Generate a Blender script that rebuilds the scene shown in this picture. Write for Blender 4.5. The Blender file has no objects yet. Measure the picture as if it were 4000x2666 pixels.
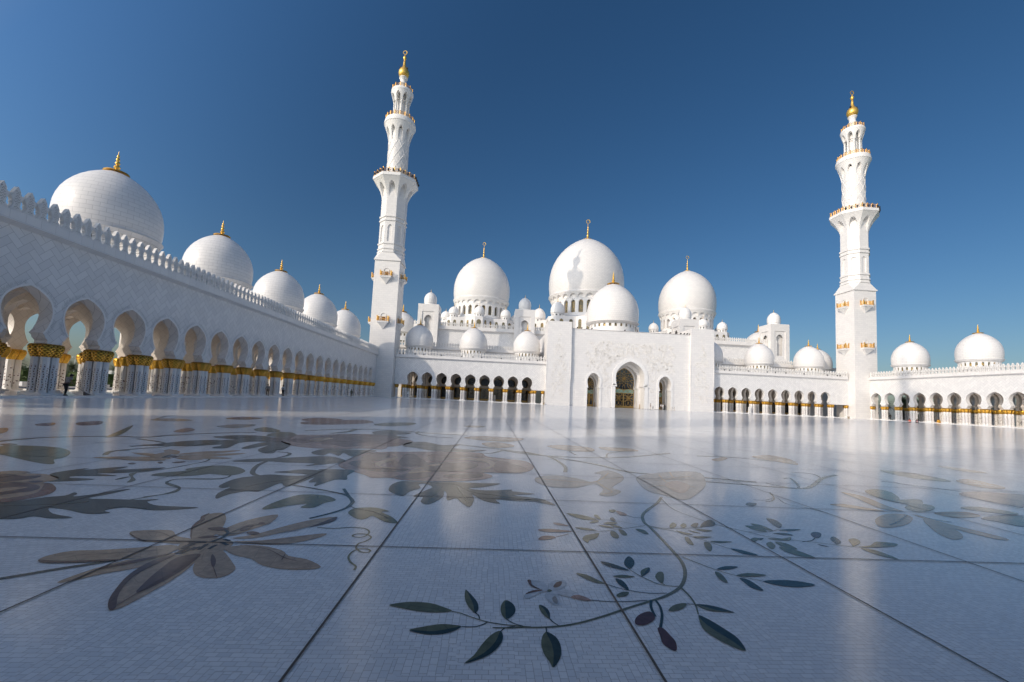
import bpy, math, random
from mathutils import Vector, Matrix
scene = bpy.context.scene
COL = scene.collection
rad = math.radians
PI = math.pi
random.seed(7)

# ------------------------------------------------------------------ camera
cam_d = bpy.data.cameras.new('camera')
cam = bpy.data.objects.new('camera', cam_d); COL.objects.link(cam)
YAW, PITCH, ROLL, FPX = 0.0554993, 0.0767761, 0.046173, 1662.814
fw = Vector((math.sin(YAW)*math.cos(PITCH), math.cos(YAW)*math.cos(PITCH), math.sin(PITCH)))
rt0 = Vector((math.cos(YAW), -math.sin(YAW), 0)); up0 = rt0.cross(fw)
rt = math.cos(ROLL)*rt0 + math.sin(ROLL)*up0
up = -math.sin(ROLL)*rt0 + math.cos(ROLL)*up0
M = Matrix((rt, up, -fw)).transposed().to_4x4(); M.translation = (0, 0, 1.57)
cam.matrix_world = M
cam_d.sensor_fit = 'HORIZONTAL'; cam_d.sensor_width = 36; cam_d.lens = FPX/4000*36
cam_d.shift_x = -17.394/4000; cam_d.shift_y = 93.575/4000
cam_d.clip_start = 0.05; cam_d.clip_end = 8000
scene.camera = cam

# ------------------------------------------------------------------ light
SUN_AZ, SUN_EL = rad(37.0), rad(25.5)         # light travels towards (+cos az, +sin az)
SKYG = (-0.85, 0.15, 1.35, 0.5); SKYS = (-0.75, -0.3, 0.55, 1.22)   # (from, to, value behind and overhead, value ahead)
world = bpy.data.worlds.new('World'); scene.world = world; world.use_nodes = True
wn = world.node_tree; bgn = wn.nodes['Background']
sky = wn.nodes.new('ShaderNodeTexSky'); sky.sky_type = 'NISHITA'; sky.sun_disc = False
sky.sun_elevation = SUN_EL
sky.sun_rotation = math.atan2(-math.cos(SUN_AZ), -math.sin(SUN_AZ))
sky.altitude = 0; sky.air_density = 1.0; sky.dust_density = 1.6; sky.ozone_density = 3.5
# clear sky with fill light added overhead and behind, darkened and saturated ahead
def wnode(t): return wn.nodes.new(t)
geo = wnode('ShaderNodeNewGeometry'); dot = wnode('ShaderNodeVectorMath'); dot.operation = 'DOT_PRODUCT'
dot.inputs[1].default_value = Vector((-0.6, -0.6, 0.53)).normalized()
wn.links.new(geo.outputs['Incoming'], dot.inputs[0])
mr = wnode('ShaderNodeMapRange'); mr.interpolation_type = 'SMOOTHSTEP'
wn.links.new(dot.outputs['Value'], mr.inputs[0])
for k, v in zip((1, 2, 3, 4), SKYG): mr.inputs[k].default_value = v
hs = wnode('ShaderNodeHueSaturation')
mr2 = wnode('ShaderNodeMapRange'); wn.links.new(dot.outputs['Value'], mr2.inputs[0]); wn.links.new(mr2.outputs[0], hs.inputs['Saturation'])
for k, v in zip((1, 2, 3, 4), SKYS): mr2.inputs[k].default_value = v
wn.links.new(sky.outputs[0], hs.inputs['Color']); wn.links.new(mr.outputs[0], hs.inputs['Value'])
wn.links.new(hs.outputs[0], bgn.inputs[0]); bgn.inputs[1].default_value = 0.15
sd = bpy.data.lights.new('sun', 'SUN'); sd.energy = 2.1; sd.angle = rad(0.53); sd.color = (1.0, 0.87, 0.71)
sun = bpy.data.objects.new('sun', sd); COL.objects.link(sun)
sun.rotation_euler = Vector((math.cos(SUN_EL)*math.cos(SUN_AZ), math.cos(SUN_EL)*math.sin(SUN_AZ), -math.sin(SUN_EL))).to_track_quat('-Z', 'Y').to_euler()
sun.location = (-200, -150, 150)
vs = scene.view_settings
vs.view_transform = 'Standard'; vs.look = 'None'; vs.gamma = 1; vs.exposure = 0.10
scene.cycles.max_bounces = 10; scene.cycles.diffuse_bounces = 6; scene.cycles.glossy_bounces = 4
scene.cycles.use_denoising = True

# ------------------------------------------------------------------ materials
class NT:
    def __init__(s, name):
        s.m = bpy.data.materials.new(name); s.m.use_nodes = True
        s.t = s.m.node_tree; s.b = s.t.nodes['Principled BSDF']
    def n(s, typ, **kw):
        o = s.t.nodes.new('ShaderNode'+typ)
        for k, v in kw.items(): setattr(o, k, v)
        return o
    def l(s, a, b): s.t.links.new(a, b)
    def val(s, sock, v):
        if hasattr(v, 'is_output') or isinstance(v, bpy.types.NodeSocket): s.l(v, sock)
        else: sock.default_value = v
    def math(s, op, a, b=0.0, c=None):
        o = s.n('Math', operation=op); s.val(o.inputs[0], a); s.val(o.inputs[1], b)
        if c is not None: s.val(o.inputs[2], c)
        return o.outputs[0]
    def mix(s, f, a, b):
        o = s.n('Mix', data_type='RGBA'); s.val(o.inputs[0], f); s.val(o.inputs[6], a); s.val(o.inputs[7], b)
        return o.outputs[2]
    def xyz(s, x, y, z=0.0):
        o = s.n('CombineXYZ'); s.val(o.inputs[0], x); s.val(o.inputs[1], y); s.val(o.inputs[2], z); return o.outputs[0]
    def pos(s):
        g = s.n('NewGeometry'); sp = s.n('SeparateXYZ'); s.l(g.outputs['Position'], sp.inputs[0]); return sp.outputs
    def obj(s):
        g = s.n('TexCoord'); sp = s.n('SeparateXYZ'); s.l(g.outputs['Object'], sp.inputs[0]); return sp.outputs
    def noise(s, vec, scale, detail=3.0, rough=0.55):
        o = s.n('TexNoise'); s.val(o.inputs['Scale'], scale); s.val(o.inputs['Detail'], detail); s.val(o.inputs['Roughness'], rough)
        if vec is not None: s.l(vec, o.inputs['Vector'])
        return o.outputs[0]
    def ramp(s, f, stops):
        o = s.n('ValToRGB'); r = o.color_ramp
        while len(r.elements) < len(stops): r.elements.new(0.5)
        for e, (p, c) in zip(r.elements, stops): e.position = p; e.color = tuple(c)+(1,)*(4-len(c))
        s.val(o.inputs[0], f); return o.outputs[0]
    def bump(s, h, strength, dist):
        o = s.n('Bump'); s.val(o.inputs['Strength'], strength); s.val(o.inputs['Distance'], dist); s.l(h, o.inputs['Height'])
        s.l(o.outputs[0], s.b.inputs['Normal']); return o
    def brick(s, vec, w, h, c1, c2, cm, mortar=0.006, offset=0.5, bias=0.0):
        o = s.n('TexBrick', offset=offset); s.l(vec, o.inputs['Vector'])
        for k, v in (('Color1', c1), ('Color2', c2), ('Mortar', cm)): o.inputs[k].default_value = tuple(v)+(1,)
        o.inputs['Scale'].default_value = 1.0; o.inputs['Mortar Size'].default_value = mortar
        o.inputs['Mortar Smooth'].default_value = 0.1; o.inputs['Bias'].default_value = bias
        o.inputs['Brick Width'].default_value = w; o.inputs['Row Height'].default_value = h
        return o

def simple(name, col, rough=0.5, metal=0.0, var=0.0, scale=4.0, bump=0.0, spec=0.5):
    t = NT(name); t.b.inputs['Roughness'].default_value = rough; t.b.inputs['Metallic'].default_value = metal
    t.b.inputs['Specular IOR Level'].default_value = spec
    tc = t.n('TexCoord').outputs['Object']
    if var:
        nz = t.noise(tc, scale, 4)
        t.l(t.ramp(nz, [(0.3, [c*(1-var) for c in col]), (0.7, [min(1, c*(1+var)) for c in col])]), t.b.inputs['Base Color'])
        if bump: t.bump(nz, bump, 0.02)
    else: t.b.inputs['Base Color'].default_value = tuple(col)+(1,)
    return t.m

W1, W2, WM = (0.80, 0.775, 0.745), (0.73, 0.71, 0.69), (0.52, 0.50, 0.48)
def wall_uv(t):
    """u along the wall (X or Y by the face's direction), v = height."""
    p = t.pos(); g = t.n('NewGeometry'); sp = t.n('SeparateXYZ'); t.l(g.outputs['True Normal'], sp.inputs[0])
    f = t.math('GREATER_THAN', t.math('ABSOLUTE', sp.outputs[0]), t.math('ABSOLUTE', sp.outputs[1]))
    u = t.math('ADD', t.math('MULTIPLY', f, p[1]), t.math('MULTIPLY', t.math('SUBTRACT', 1.0, f), p[0]))
    return u, p[2]
def marble(name, w, h, diag=False, mortar=0.012, c1=W1, c2=W2, cm=WM, herring=False):
    t = NT(name); u, v = wall_uv(t)
    if diag:
        a = t.math('MULTIPLY', t.math('ADD', u, v), 0.70711); b = t.math('MULTIPLY', t.math('SUBTRACT', v, u), 0.70711)
        u, v = a, b
    vec = t.xyz(u, v)
    br = t.brick(vec, w, h, c1, c2, cm, mortar)
    nz = t.noise(t.n('NewGeometry').outputs['Position'], 0.35, 5)
    vein = t.noise(t.n('NewGeometry').outputs['Position'], 3.0, 6, 0.7)
    c = t.mix(t.math('MULTIPLY', nz, 0.35), br.outputs[0], (0.70, 0.665, 0.63, 1))
    c = t.mix(t.math('MULTIPLY', vein, 0.14), c, (0.55, 0.54, 0.54, 1))
    t.l(c, t.b.inputs['Base Color'])
    t.b.inputs['Roughness'].default_value = 0.42; t.b.inputs['Specular IOR Level'].default_value = 0.35
    t.bump(br.outputs[1], 0.5, -0.01)
    return t.m
def herring(name, w, c1, c2, cm, m=.022):
    t = NT(name); u, v = wall_uv(t)
    a = t.math('MULTIPLY', t.math('ADD', u, v), 0.70711/w); b = t.math('MULTIPLY', t.math('SUBTRACT', v, u), 0.70711/w)
    i, j = t.math('FLOOR', a), t.math('FLOOR', b); fx, fy = t.math('FRACT', a), t.math('FRACT', b)
    k = t.math('FLOORED_MODULO', t.math('SUBTRACT', i, j), 4.0)
    eq = lambda q: t.math('COMPARE', k, float(q), .1)
    h0, h1, vt, vb = eq(0), eq(1), eq(2), eq(3)
    L, Rr = t.math('LESS_THAN', fx, m), t.math('GREATER_THAN', fx, 1-m); B, T = t.math('LESS_THAN', fy, m), t.math('GREATER_THAN', fy, 1-m)
    mx = lambda p, q: t.math('MAXIMUM', p, q); ml = lambda p, q: t.math('MULTIPLY', p, q)
    edge = mx(mx(ml(mx(mx(L, B), T), h0), ml(mx(mx(Rr, B), T), h1)), mx(ml(mx(mx(L, Rr), T), vt), ml(mx(mx(L, Rr), B), vb)))
    wn_ = t.n('TexWhiteNoise', noise_dimensions='2D'); t.l(t.xyz(t.math('SUBTRACT', i, h1), t.math('SUBTRACT', j, vt)), wn_.inputs['Vector'])
    gp = t.n('NewGeometry').outputs['Position']
    c = t.mix(wn_.outputs[0], c1+(1,), c2+(1,)); c = t.mix(t.math('MULTIPLY', t.noise(gp, .35, 5), .30), c, (0.70,0.665,0.63,1)); c = t.mix(t.math('MULTIPLY', t.noise(gp, 3.5, 6, .7), .16), c, (0.56,0.55,0.55,1))
    t.l(t.mix(edge, c, cm+(1,)), t.b.inputs['Base Color']); t.b.inputs['Roughness'].default_value = .45; t.b.inputs['Specular IOR Level'].default_value = .3
    t.bump(edge, .5, -.01); return t.m
M_BLOCK = marble('coursed_white_marble', 1.25, 0.62)
M_DIAG = herring('herringbone_white_marble', 0.50, (0.80,0.785,0.765), (0.69,0.68,0.67), (0.43,0.42,0.41))
M_SOFFIT = marble('warm_marble_lining', 0.62, 0.62, True, 0.012, (0.82, 0.755, 0.68), (0.78, 0.71, 0.635), (0.52, 0.46, 0.40))
M_BIG = marble('large_marble_panels', 1.0, 2.0, False, 0.012)
def dome_mat(name, R, zc, w, h):
    t = NT(name); o = t.obj()
    ang = t.math('ARCTAN2', o[1], o[0])
    vec = t.xyz(t.math('MULTIPLY', ang, R), t.math('SUBTRACT', o[2], zc))
    br = t.brick(vec, w, h, W1, W2, (0.47, 0.455, 0.44), 0.035*h)
    nz = t.noise(t.n('TexCoord').outputs['Object'], 0.8/R*4, 5)
    t.l(t.mix(t.math('MULTIPLY', nz, 0.3), br.outputs[0], (0.69, 0.66, 0.63, 1)), t.b.inputs['Base Color'])
    t.b.inputs['Roughness'].default_value = 0.36; t.b.inputs['Specular IOR Level'].default_value = 0.4
    t.bump(br.outputs[1], 0.35, -0.01)
    return t.m
M_DOME = dome_mat('wing_dome_marble', 4.1, 0, 0.95, 0.42)
M_DOMEB = dome_mat('hall_dome_marble', 14.0, 0, 1.2, 0.62)
M_DOMES = simple('smooth_dome_marble', (0.79, 0.77, 0.745), 0.3, var=0.03, scale=1.5)
M_WHITE = simple('plain_white_marble', (0.78, 0.76, 0.735), 0.42, var=0.05, scale=2.0, spec=0.35)
M_STEP = simple('polished_white_step', (0.74, 0.73, 0.72), 0.16, var=0.06, scale=3.0)
M_GOLD = simple('polished_gold', (0.86, 0.53, 0.12), 0.34, 0.72, var=0.08, scale=6.0)
M_RAIL = simple('gilded_railing', (0.74, 0.43, 0.11), 0.42, 0.75, var=0.12, scale=8.0)
M_BRONZE = simple('bronze_lattice', (0.42, 0.27, 0.09), 0.42, 0.6, var=0.12, scale=6.0)
M_DARK = simple('black_enamel', (0.018, 0.018, 0.02), 0.4, var=0.2)
M_GLASS = simple('dark_window_glass', (0.022, 0.028, 0.032), 0.06, 0.0, var=0.5, scale=0.8, spec=0.8)
M_GREEN = simple('sea_green_glass', (0.28, 0.46, 0.38), 0.15, 0.0, var=0.25, scale=1.2)

def capital_mat():
    t = NT('gold_leaf_capital'); o = t.obj()
    ang = t.math('ARCTAN2', o[1], o[0])
    k = t.math('MULTIPLY', ang, 10/(2*PI)); z = t.math('MULTIPLY', o[2], 7.5)
    row = t.math('FLOOR', z)
    f = t.math('ABSOLUTE', t.math('SUBTRACT', t.math('FRACT', t.math('ADD', k, t.math('MULTIPLY', t.math('MODULO', row, 2.0), 0.5))), 0.5))
    fz = t.math('FRACT', z)
    d = t.math('ADD', t.math('MULTIPLY', t.math('MULTIPLY', f, f), 4.0), t.math('POWER', fz, 1.5))
    h = t.math('SUBTRACT', 1.0, d)
    t.l(t.ramp(h, [(0.0, (0.16, 0.075, 0.012)), (0.35, (0.62, 0.33, 0.045)), (0.9, (0.88, 0.52, 0.09))]), t.b.inputs['Base Color'])
    t.b.inputs['Metallic'].default_value = 0.85; t.b.inputs['Roughness'].default_value = 0.34
    t.bump(h, 0.9, 0.06)
    return t.m
M_CAP = capital_mat()

def column_mat():
    t = NT('inlaid_column_marble'); o = t.obj()
    ang = t.math('ARCTAN2', o[1], o[0])
    k = t.math('MULTIPLY', t.math('ADD', ang, PI), 8/(2*PI))
    face = t.math('FLOOR', t.math('ADD', k, 0.5)); u = t.math('SUBTRACT', t.math('ADD', k, 0.5), t.math('ADD', face, 0.5))
    off = t.math('FRACT', t.math('MULTIPLY', t.math('SINE', t.math('MULTIPLY', face, 12.99)), 43.7))
    zz = t.math('ADD', t.math('MULTIPLY', o[2], 5.2), off)
    row = t.math('FLOOR', zz); fz = t.math('SUBTRACT', t.math('FRACT', zz), 0.5)
    wig = t.math('MULTIPLY', t.math('SINE', t.math('MULTIPLY', o[2], 9.0)), 0.12)
    uu = t.math('SUBTRACT', u, wig)
    d = t.math('SQRT', t.math('ADD', t.math('POWER', t.math('MULTIPLY', uu, 4.2), 2.0), t.math('POWER', t.math('MULTIPLY', fz, 3.0), 2.0)))
    dot = t.math('LESS_THAN', d, 0.78)
    leaf = t.math('LESS_THAN', t.math('ABSOLUTE', t.math('SUBTRACT', t.math('ABSOLUTE', uu), t.math('MULTIPLY', t.math('ABSOLUTE', fz), 0.45))), 0.03)
    lim = t.math('LESS_THAN', o[2], t.math('ADD', 1.9, t.math('MULTIPLY', off, 0.7)))
    low = t.math('GREATER_THAN', o[2], 0.5)
    m = t.math('MULTIPLY', t.math('MULTIPLY', t.math('MAXIMUM', dot, t.math('MULTIPLY', leaf, 0.7)), lim), low)
    rnd = t.math('FRACT', t.math('MULTIPLY', t.math('SINE', t.math('ADD', t.math('MULTIPLY', row, 7.3), t.math('MULTIPLY', face, 3.1))), 91.7))
    pal = t.ramp(rnd, [(0.0, (0.10, 0.03, 0.035)), (0.35, (0.16, 0.06, 0.03)), (0.6, (0.035, 0.04, 0.10)), (0.8, (0.05, 0.06, 0.035)), (1.0, (0.20, 0.09, 0.05))])
    nz = t.noise(t.n('TexCoord').outputs['Object'], 3.0, 4)
    base = t.mix(nz, (0.80, 0.78, 0.755, 1), (0.74, 0.715, 0.69, 1))
    t.l(t.mix(m, base, pal), t.b.inputs['Base Color'])
    t.b.inputs['Roughness'].default_value = 0.3
    return t.m
M_COLUMN = column_mat()

def carved_mat():
    t = NT('carved_crest_marble'); o = t.obj()
    x, z = t.math('ABSOLUTE', o[0]), o[2]
    w1 = t.math('SINE', t.math('ADD', t.math('MULTIPLY', z, 17.0), t.math('MULTIPLY', t.math('SINE', t.math('MULTIPLY', x, 16.0)), 2.2)))
    cut = t.math('LESS_THAN', t.math('ABSOLUTE', w1), .42)
    half = t.math('ADD', .07, t.math('MULTIPLY', t.math('ABSOLUTE', t.math('SINE', t.math('MULTIPLY', t.math('SUBTRACT', z, .42), 4.6))), .13))
    ins = t.math('MULTIPLY', t.math('LESS_THAN', x, half), t.math('MULTIPLY', t.math('GREATER_THAN', z, .14), t.math('LESS_THAN', z, 1.38)))
    m = t.math('MULTIPLY', ins, cut)
    t.l(t.mix(t.math('MULTIPLY', m, .7), (0.72, 0.70, 0.67, 1), (0.19, 0.15, 0.11, 1)), t.b.inputs['Base Color'])  # brown in the cuts paints the shade of the carved relief
    t.b.inputs['Roughness'].default_value = 0.5; t.bump(m, 0.8, -0.04)
    return t.m
M_CREST = carved_mat()

def lattice_mat(name, gold, dark, sc):
    """window pane with a gilded star lattice laid over dark glass"""
    t = NT(name); u, v = wall_uv(t)
    o = t.pos()
    vec = t.xyz(t.math('MULTIPLY', t.math('ADD', o[0], t.math('MULTIPLY', o[1], 0.37)), sc), t.math('MULTIPLY', o[2], sc))
    w = t.n('TexVoronoi', feature='DISTANCE_TO_EDGE'); t.l(vec, w.inputs['Vector']); w.inputs['Scale'].default_value = 1.0; w.inputs['Randomness'].default_value = 0.55
    m = t.math('LESS_THAN', w.outputs[0], 0.055)
    t.l(t.mix(m, dark, gold), t.b.inputs['Base Color']); t.l(t.math('MULTIPLY', m, .5), t.b.inputs['Metallic'])
    t.b.inputs['Roughness'].default_value = 0.25
    t.bump(m, 0.6, 0.03)
    return t.m
M_LATT = lattice_mat('gilded_lattice_glass', (0.55, 0.36, 0.12, 1), (0.075, 0.085, 0.065, 1), 2.2)

# ------------------------------------------------------------------ mesh builder
class MB:
    def __init__(s, tf=None): s.v = []; s.f = []; s.tf = tf
    def add(s, vs, fs):
        o = len(s.v)
        s.v.extend([s.tf(*p) for p in vs] if s.tf else [tuple(p) for p in vs])
        s.f.extend([tuple(i+o for i in f) for f in fs]); return s
    def box(s, x0, x1, y0, y1, z0, z1):
        return s.add([(x0,y0,z0),(x1,y0,z0),(x1,y1,z0),(x0,y1,z0),(x0,y0,z1),(x1,y0,z1),(x1,y1,z1),(x0,y1,z1)],
                     [(0,3,2,1),(4,5,6,7),(0,1,5,4),(1,2,6,5),(2,3,7,6),(3,0,4,7)])
    def prism(s, poly, z0, z1):
        n = len(poly)
        return s.add([(x,y,z0) for x,y in poly]+[(x,y,z1) for x,y in poly],
                     [tuple(range(n))[::-1], tuple(range(n,2*n))]+[(i,(i+1)%n,n+(i+1)%n,n+i) for i in range(n)])
    def plate(s, poly, y0, y1):
        """polygon in x,z with thickness along y"""
        n = len(poly)
        return s.add([(x,y0,z) for x,z in poly]+[(x,y1,z) for x,z in poly],
                     [tuple(range(n)), tuple(range(n,2*n))[::-1]]+[(i,n+i,n+(i+1)%n,(i+1)%n) for i in range(n)])
    def lathe(s, prof, n, c=(0,0), ph=0.0, mod=None):
        vs = []; fs = []; m = len(prof)
        for (r, z) in prof:
            for k in range(n):
                a = ph+2*PI*k/n; q = r*(mod(a, z) if mod else 1)
                vs.append((c[0]+q*math.cos(a), c[1]+q*math.sin(a), z))
        for i in range(m-1):
            for k in range(n):
                k2 = (k+1) % n; fs.append((i*n+k, i*n+k2, (i+1)*n+k2, (i+1)*n+k))
        if prof[0][0] > 1e-6: fs.append(tuple(range(n))[::-1])
        if prof[-1][0] > 1e-6: fs.append(tuple((m-1)*n+k for k in range(n)))
        return s.add(vs, fs)
    def tube(s, pts, r, n=6, closed=False, taper=None):
        P = [Vector(p) for p in pts]; vs = []; fs = []; m = len(P)
        for i, p in enumerate(P):
            a = P[i-1] if (i > 0 or closed) else p; b = P[(i+1) % m] if (i < m-1 or closed) else p
            d = (b-a); d = d.normalized() if d.length > 1e-9 else Vector((0,0,1))
            u = d.cross(Vector((0,0,1)));
            if u.length < 1e-3: u = d.cross(Vector((1,0,0)))
            u.normalize(); w = u.cross(d)
            rr = r*(taper[i] if taper else 1)
            for k in range(n):
                t = 2*PI*k/n; q = p+rr*(math.cos(t)*u+math.sin(t)*w); vs.append(tuple(q))
        for i in range(m if closed else m-1):
            j = (i+1) % m
            for k in range(n): fs.append((i*n+k, i*n+(k+1)%n, j*n+(k+1)%n, j*n+k))
        if not closed: fs += [tuple(range(n))[::-1], tuple((m-1)*n+k for k in range(n))]
        return s.add(vs, fs)
    def build(s, name, mat, parent=None, smooth=False, origin=None):
        me = bpy.data.meshes.new(name)
        vs = s.v
        if origin: vs = [(x-origin[0], y-origin[1], z-origin[2]) for x, y, z in vs]
        me.from_pydata(vs, [], s.f); me.materials.append(mat)
        if smooth:
            me.polygons.foreach_set('use_smooth', [True]*len(me.polygons))
            me.set_sharp_from_angle(angle=rad(38))
        me.update()
        o = bpy.data.objects.new(name, me); COL.objects.link(o)
        if origin: o.location = origin
        if parent: put(o, parent)
        return o

def put(o, parent):
    o.parent = parent
    o.matrix_parent_inverse = Matrix.Identity(4)
    pl = world_loc(parent)
    o.location = Vector(o.location)-pl
def world_loc(o):
    l = Vector(o.location)
    while o.parent: o = o.parent; l += Vector(o.location)
    return l
def tag(o, label, cat, group=None):
    o['label'] = label; o['category'] = cat
    if group: o['group'] = group
    return o
def thing(name, label, cat, loc=(0,0,0), group=None):
    o = bpy.data.objects.new(name, None); COL.objects.link(o); o.location = loc; o.empty_display_size = 0.5
    return tag(o, label, cat, group)
def link(name, me, parent, loc, rz=0.0, sc=None):
    """another object on shared mesh data, loc in world space"""
    o = bpy.data.objects.new(name, me); COL.objects.link(o); o.location = loc; o.rotation_euler = (0, 0, rz)
    if sc: o.scale = sc
    if parent: put(o, parent)
    return o
def smooth_curve(pts, n=4, closed=True):
    """Catmull-Rom through the points"""
    out = []; m = len(pts)
    for i in range(m if closed else m-1):
        p0 = pts[(i-1) % m] if (closed or i > 0) else pts[i]; p1 = pts[i]; p2 = pts[(i+1) % m]
        p3 = pts[(i+2) % m] if (closed or i+2 < m) else p2
        for k in range(n):
            t = k/n
            out.append(tuple(0.5*((2*b)+(c-a)*t+(2*a-5*b+4*c-d)*t*t+(3*b-a-3*c+d)*t**3) for a, b, c, d in zip(p0, p1, p2, p3)))
    if not closed: out.append(tuple(pts[-1]))
    return out
# ------------------------------------------------------------------ measures (metres, camera over the origin)
XG = 40.9                      # axis of the gate and the main dome
XL, XR, YF, YR = -33.2, 115.0, 125.73, -1.0      # court faces of the four wings
CAPZ, STEPZ = 3.98, 0.14
BAY = 4.307
# half outline of the horseshoe arch, (half width, height)
ARCH = [(1.60,3.98),(1.60,4.18),(1.55,4.28),(1.42,4.36),(1.36,4.5),(1.30,4.62),(1.155,4.72),(1.30,4.9),(1.41,5.08),(1.50,5.3),(1.57,5.5),(1.63,5.7),(1.67,5.92),
        (1.69,6.15),(1.68,6.4),(1.64,6.62),(1.56,6.84),(1.45,7.04),(1.31,7.22),(1.14,7.38),(.93,7.54),(.69,7.69),(.44,7.82),(.2,7.91),(0,7.98)]
ARCHF = [(h*.925, z-.12*max(0, (z-4.7)/3.28)) for h, z in ARCH]

def arch_wall(mb, contour, cells, v0, v1, ztop, z_end=None):
    """cells = (left edge, centre, right edge); wall from the contour's foot to ztop"""
    for (b0, c, b1) in cells:
        zs = [z for _, z in contour]
        for v in (v0, v1):
            vs = []; fs = []
            for h, z in contour: vs += [(b0,v,z),(c-h,v,z),(c+h,v,z),(b1,v,z)]
            for i in range(len(contour)-1):
                a = 4*i; fs += [(a,a+1,a+5,a+4),(a+2,a+3,a+7,a+6)]
            n = len(vs); vs += [(b0,v,ztop),(b1,v,ztop)]; a = 4*(len(contour)-1)
            fs += [(a,a+1,a+3,n+1,n)]
            mb.add(vs, fs)
        for sg in (-1, 1):
            vs = []; fs = []
            for h, z in contour: vs += [(c+sg*h,v0,z),(c+sg*h,v1,z)]
            for i in range(len(contour)-1): fs.append((2*i,2*i+1,2*i+3,2*i+2))
            mb.add(vs, fs)
        z0 = contour[0][1]; h0 = contour[0][0]
        if z0 > 0.01:
            mb.add([(b0,v0,z0),(c-h0,v0,z0),(c-h0,v1,z0),(b0,v1,z0),(c+h0,v0,z0),(b1,v0,z0),(b1,v1,z0),(c+h0,v1,z0)], [(0,1,2,3),(4,5,6,7)])
def arch_band(mb, contour, c, w, v0, v1, keep=0):
    """flat raised band following an arch outline"""
    pts = [(c-h, z) for h, z in contour] + [(c+h, z) for h, z in contour[::-1][1:]]
    m = len(pts); out = []
    for i in range(m):
        a = pts[max(0, i-1)]; b = pts[min(m-1, i+1)]
        dx, dz = b[0]-a[0], b[1]-a[1]; L = math.hypot(dx, dz) or 1
        out.append((pts[i][0]-dz/L*w, pts[i][1]+dx/L*w))
    vs = []; fs = []
    for p, q in zip(pts, out): vs += [(p[0],v0,p[1]),(q[0],v0,q[1]),(p[0],v1,p[1]),(q[0],v1,q[1])]
    for i in range(m-1):
        a = 4*i; fs += [(a,a+1,a+5,a+4),(a+1,a+3,a+7,a+5),(a,a+4,a+6,a+2)]
    fs += [(0,1,3,2),(4*m-4,4*m-3,4*m-1,4*m-2)]
    mb.add(vs, fs)

# -------------------------------------------------------------- shared meshes
def mesh_of(mb, name, mat, smooth=False):
    o = mb.build(name, mat, None, smooth); me = o.data; bpy.data.objects.remove(o); return me
def shaft_mb():
    mb = MB()
    mb.lathe([(0.40,0.155),(0.42,0.20),(0.40,0.25),(0.34,0.29),(0.315,0.33)], 16)
    mb.lathe([(0.285,0.31),(0.285,2.98)], 8, ph=PI/8)
    return mb
def cap_prof(): return [(0.30,-0.50),(0.325,-0.46),(0.36,-0.36),(0.405,-0.24),(0.44,-0.10),(0.475,0.06),(0.495,0.20),(0.485,0.31),(0.44,0.40),(0.38,0.455),(0.30,0.47)]
def lobes(a, z):
    k = max(0.0, min(1.0, (z+.35)/.35)); return 1+k*(0.13*abs(math.sin(4*a))**.7-.05)
SHAFT = mesh_of(shaft_mb(), 'column', M_COLUMN)
CAPM = mesh_of(MB().lathe(cap_prof(), 40, mod=lobes), 'capital', M_CAP, True)
CAPLOZ = 3.49
def crest_poly():
    h = [(0.425,0.0),(0.42,0.06),(0.30,0.24),(0.215,0.42),(0.235,0.50),(0.285,0.55),(0.235,0.66),(0.30,0.80),(0.395,0.95),(0.405,1.04),(0.36,1.12),(0.205,1.16),(0.225,1.24),(0.19,1.36),(0.10,1.53),(0.0,1.69)]
    return h+[(-x, z) for x, z in h[::-1][1:]]
def crest_mb():
    mb = MB(); mb.plate(crest_poly(), -0.14, 0.14)
    inner = [(x*0.82, 0.10+z*0.87) for x, z in crest_poly()]
    mb.plate(inner, -0.165, -0.13); mb.plate(inner, 0.13, 0.165)
    return mb
CREST = mesh_of(crest_mb(), 'merlon', M_CREST)

def crest_row(parent, pts, rz, budget, name='merlon'):
    """pts nearest first are merlons of their own, the rest one mesh"""
    pts = sorted(pts, key=lambda p: (p[0]**2+p[1]**2))
    for p in pts[:budget]: link('merlon', CREST, parent, p, rz)
    rest = pts[budget:]
    if rest:
        ca, sa = math.cos(rz), math.sin(rz); mb = MB(); src = crest_mb()
        for p in rest: mb.add([(p[0]+ca*x-sa*y, p[1]+sa*x+ca*y, p[2]+z) for x, y, z in src.v], src.f)
        o = mb.build('merlons_beyond', M_CREST, parent); o['kind'] = 'stuff'

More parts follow.
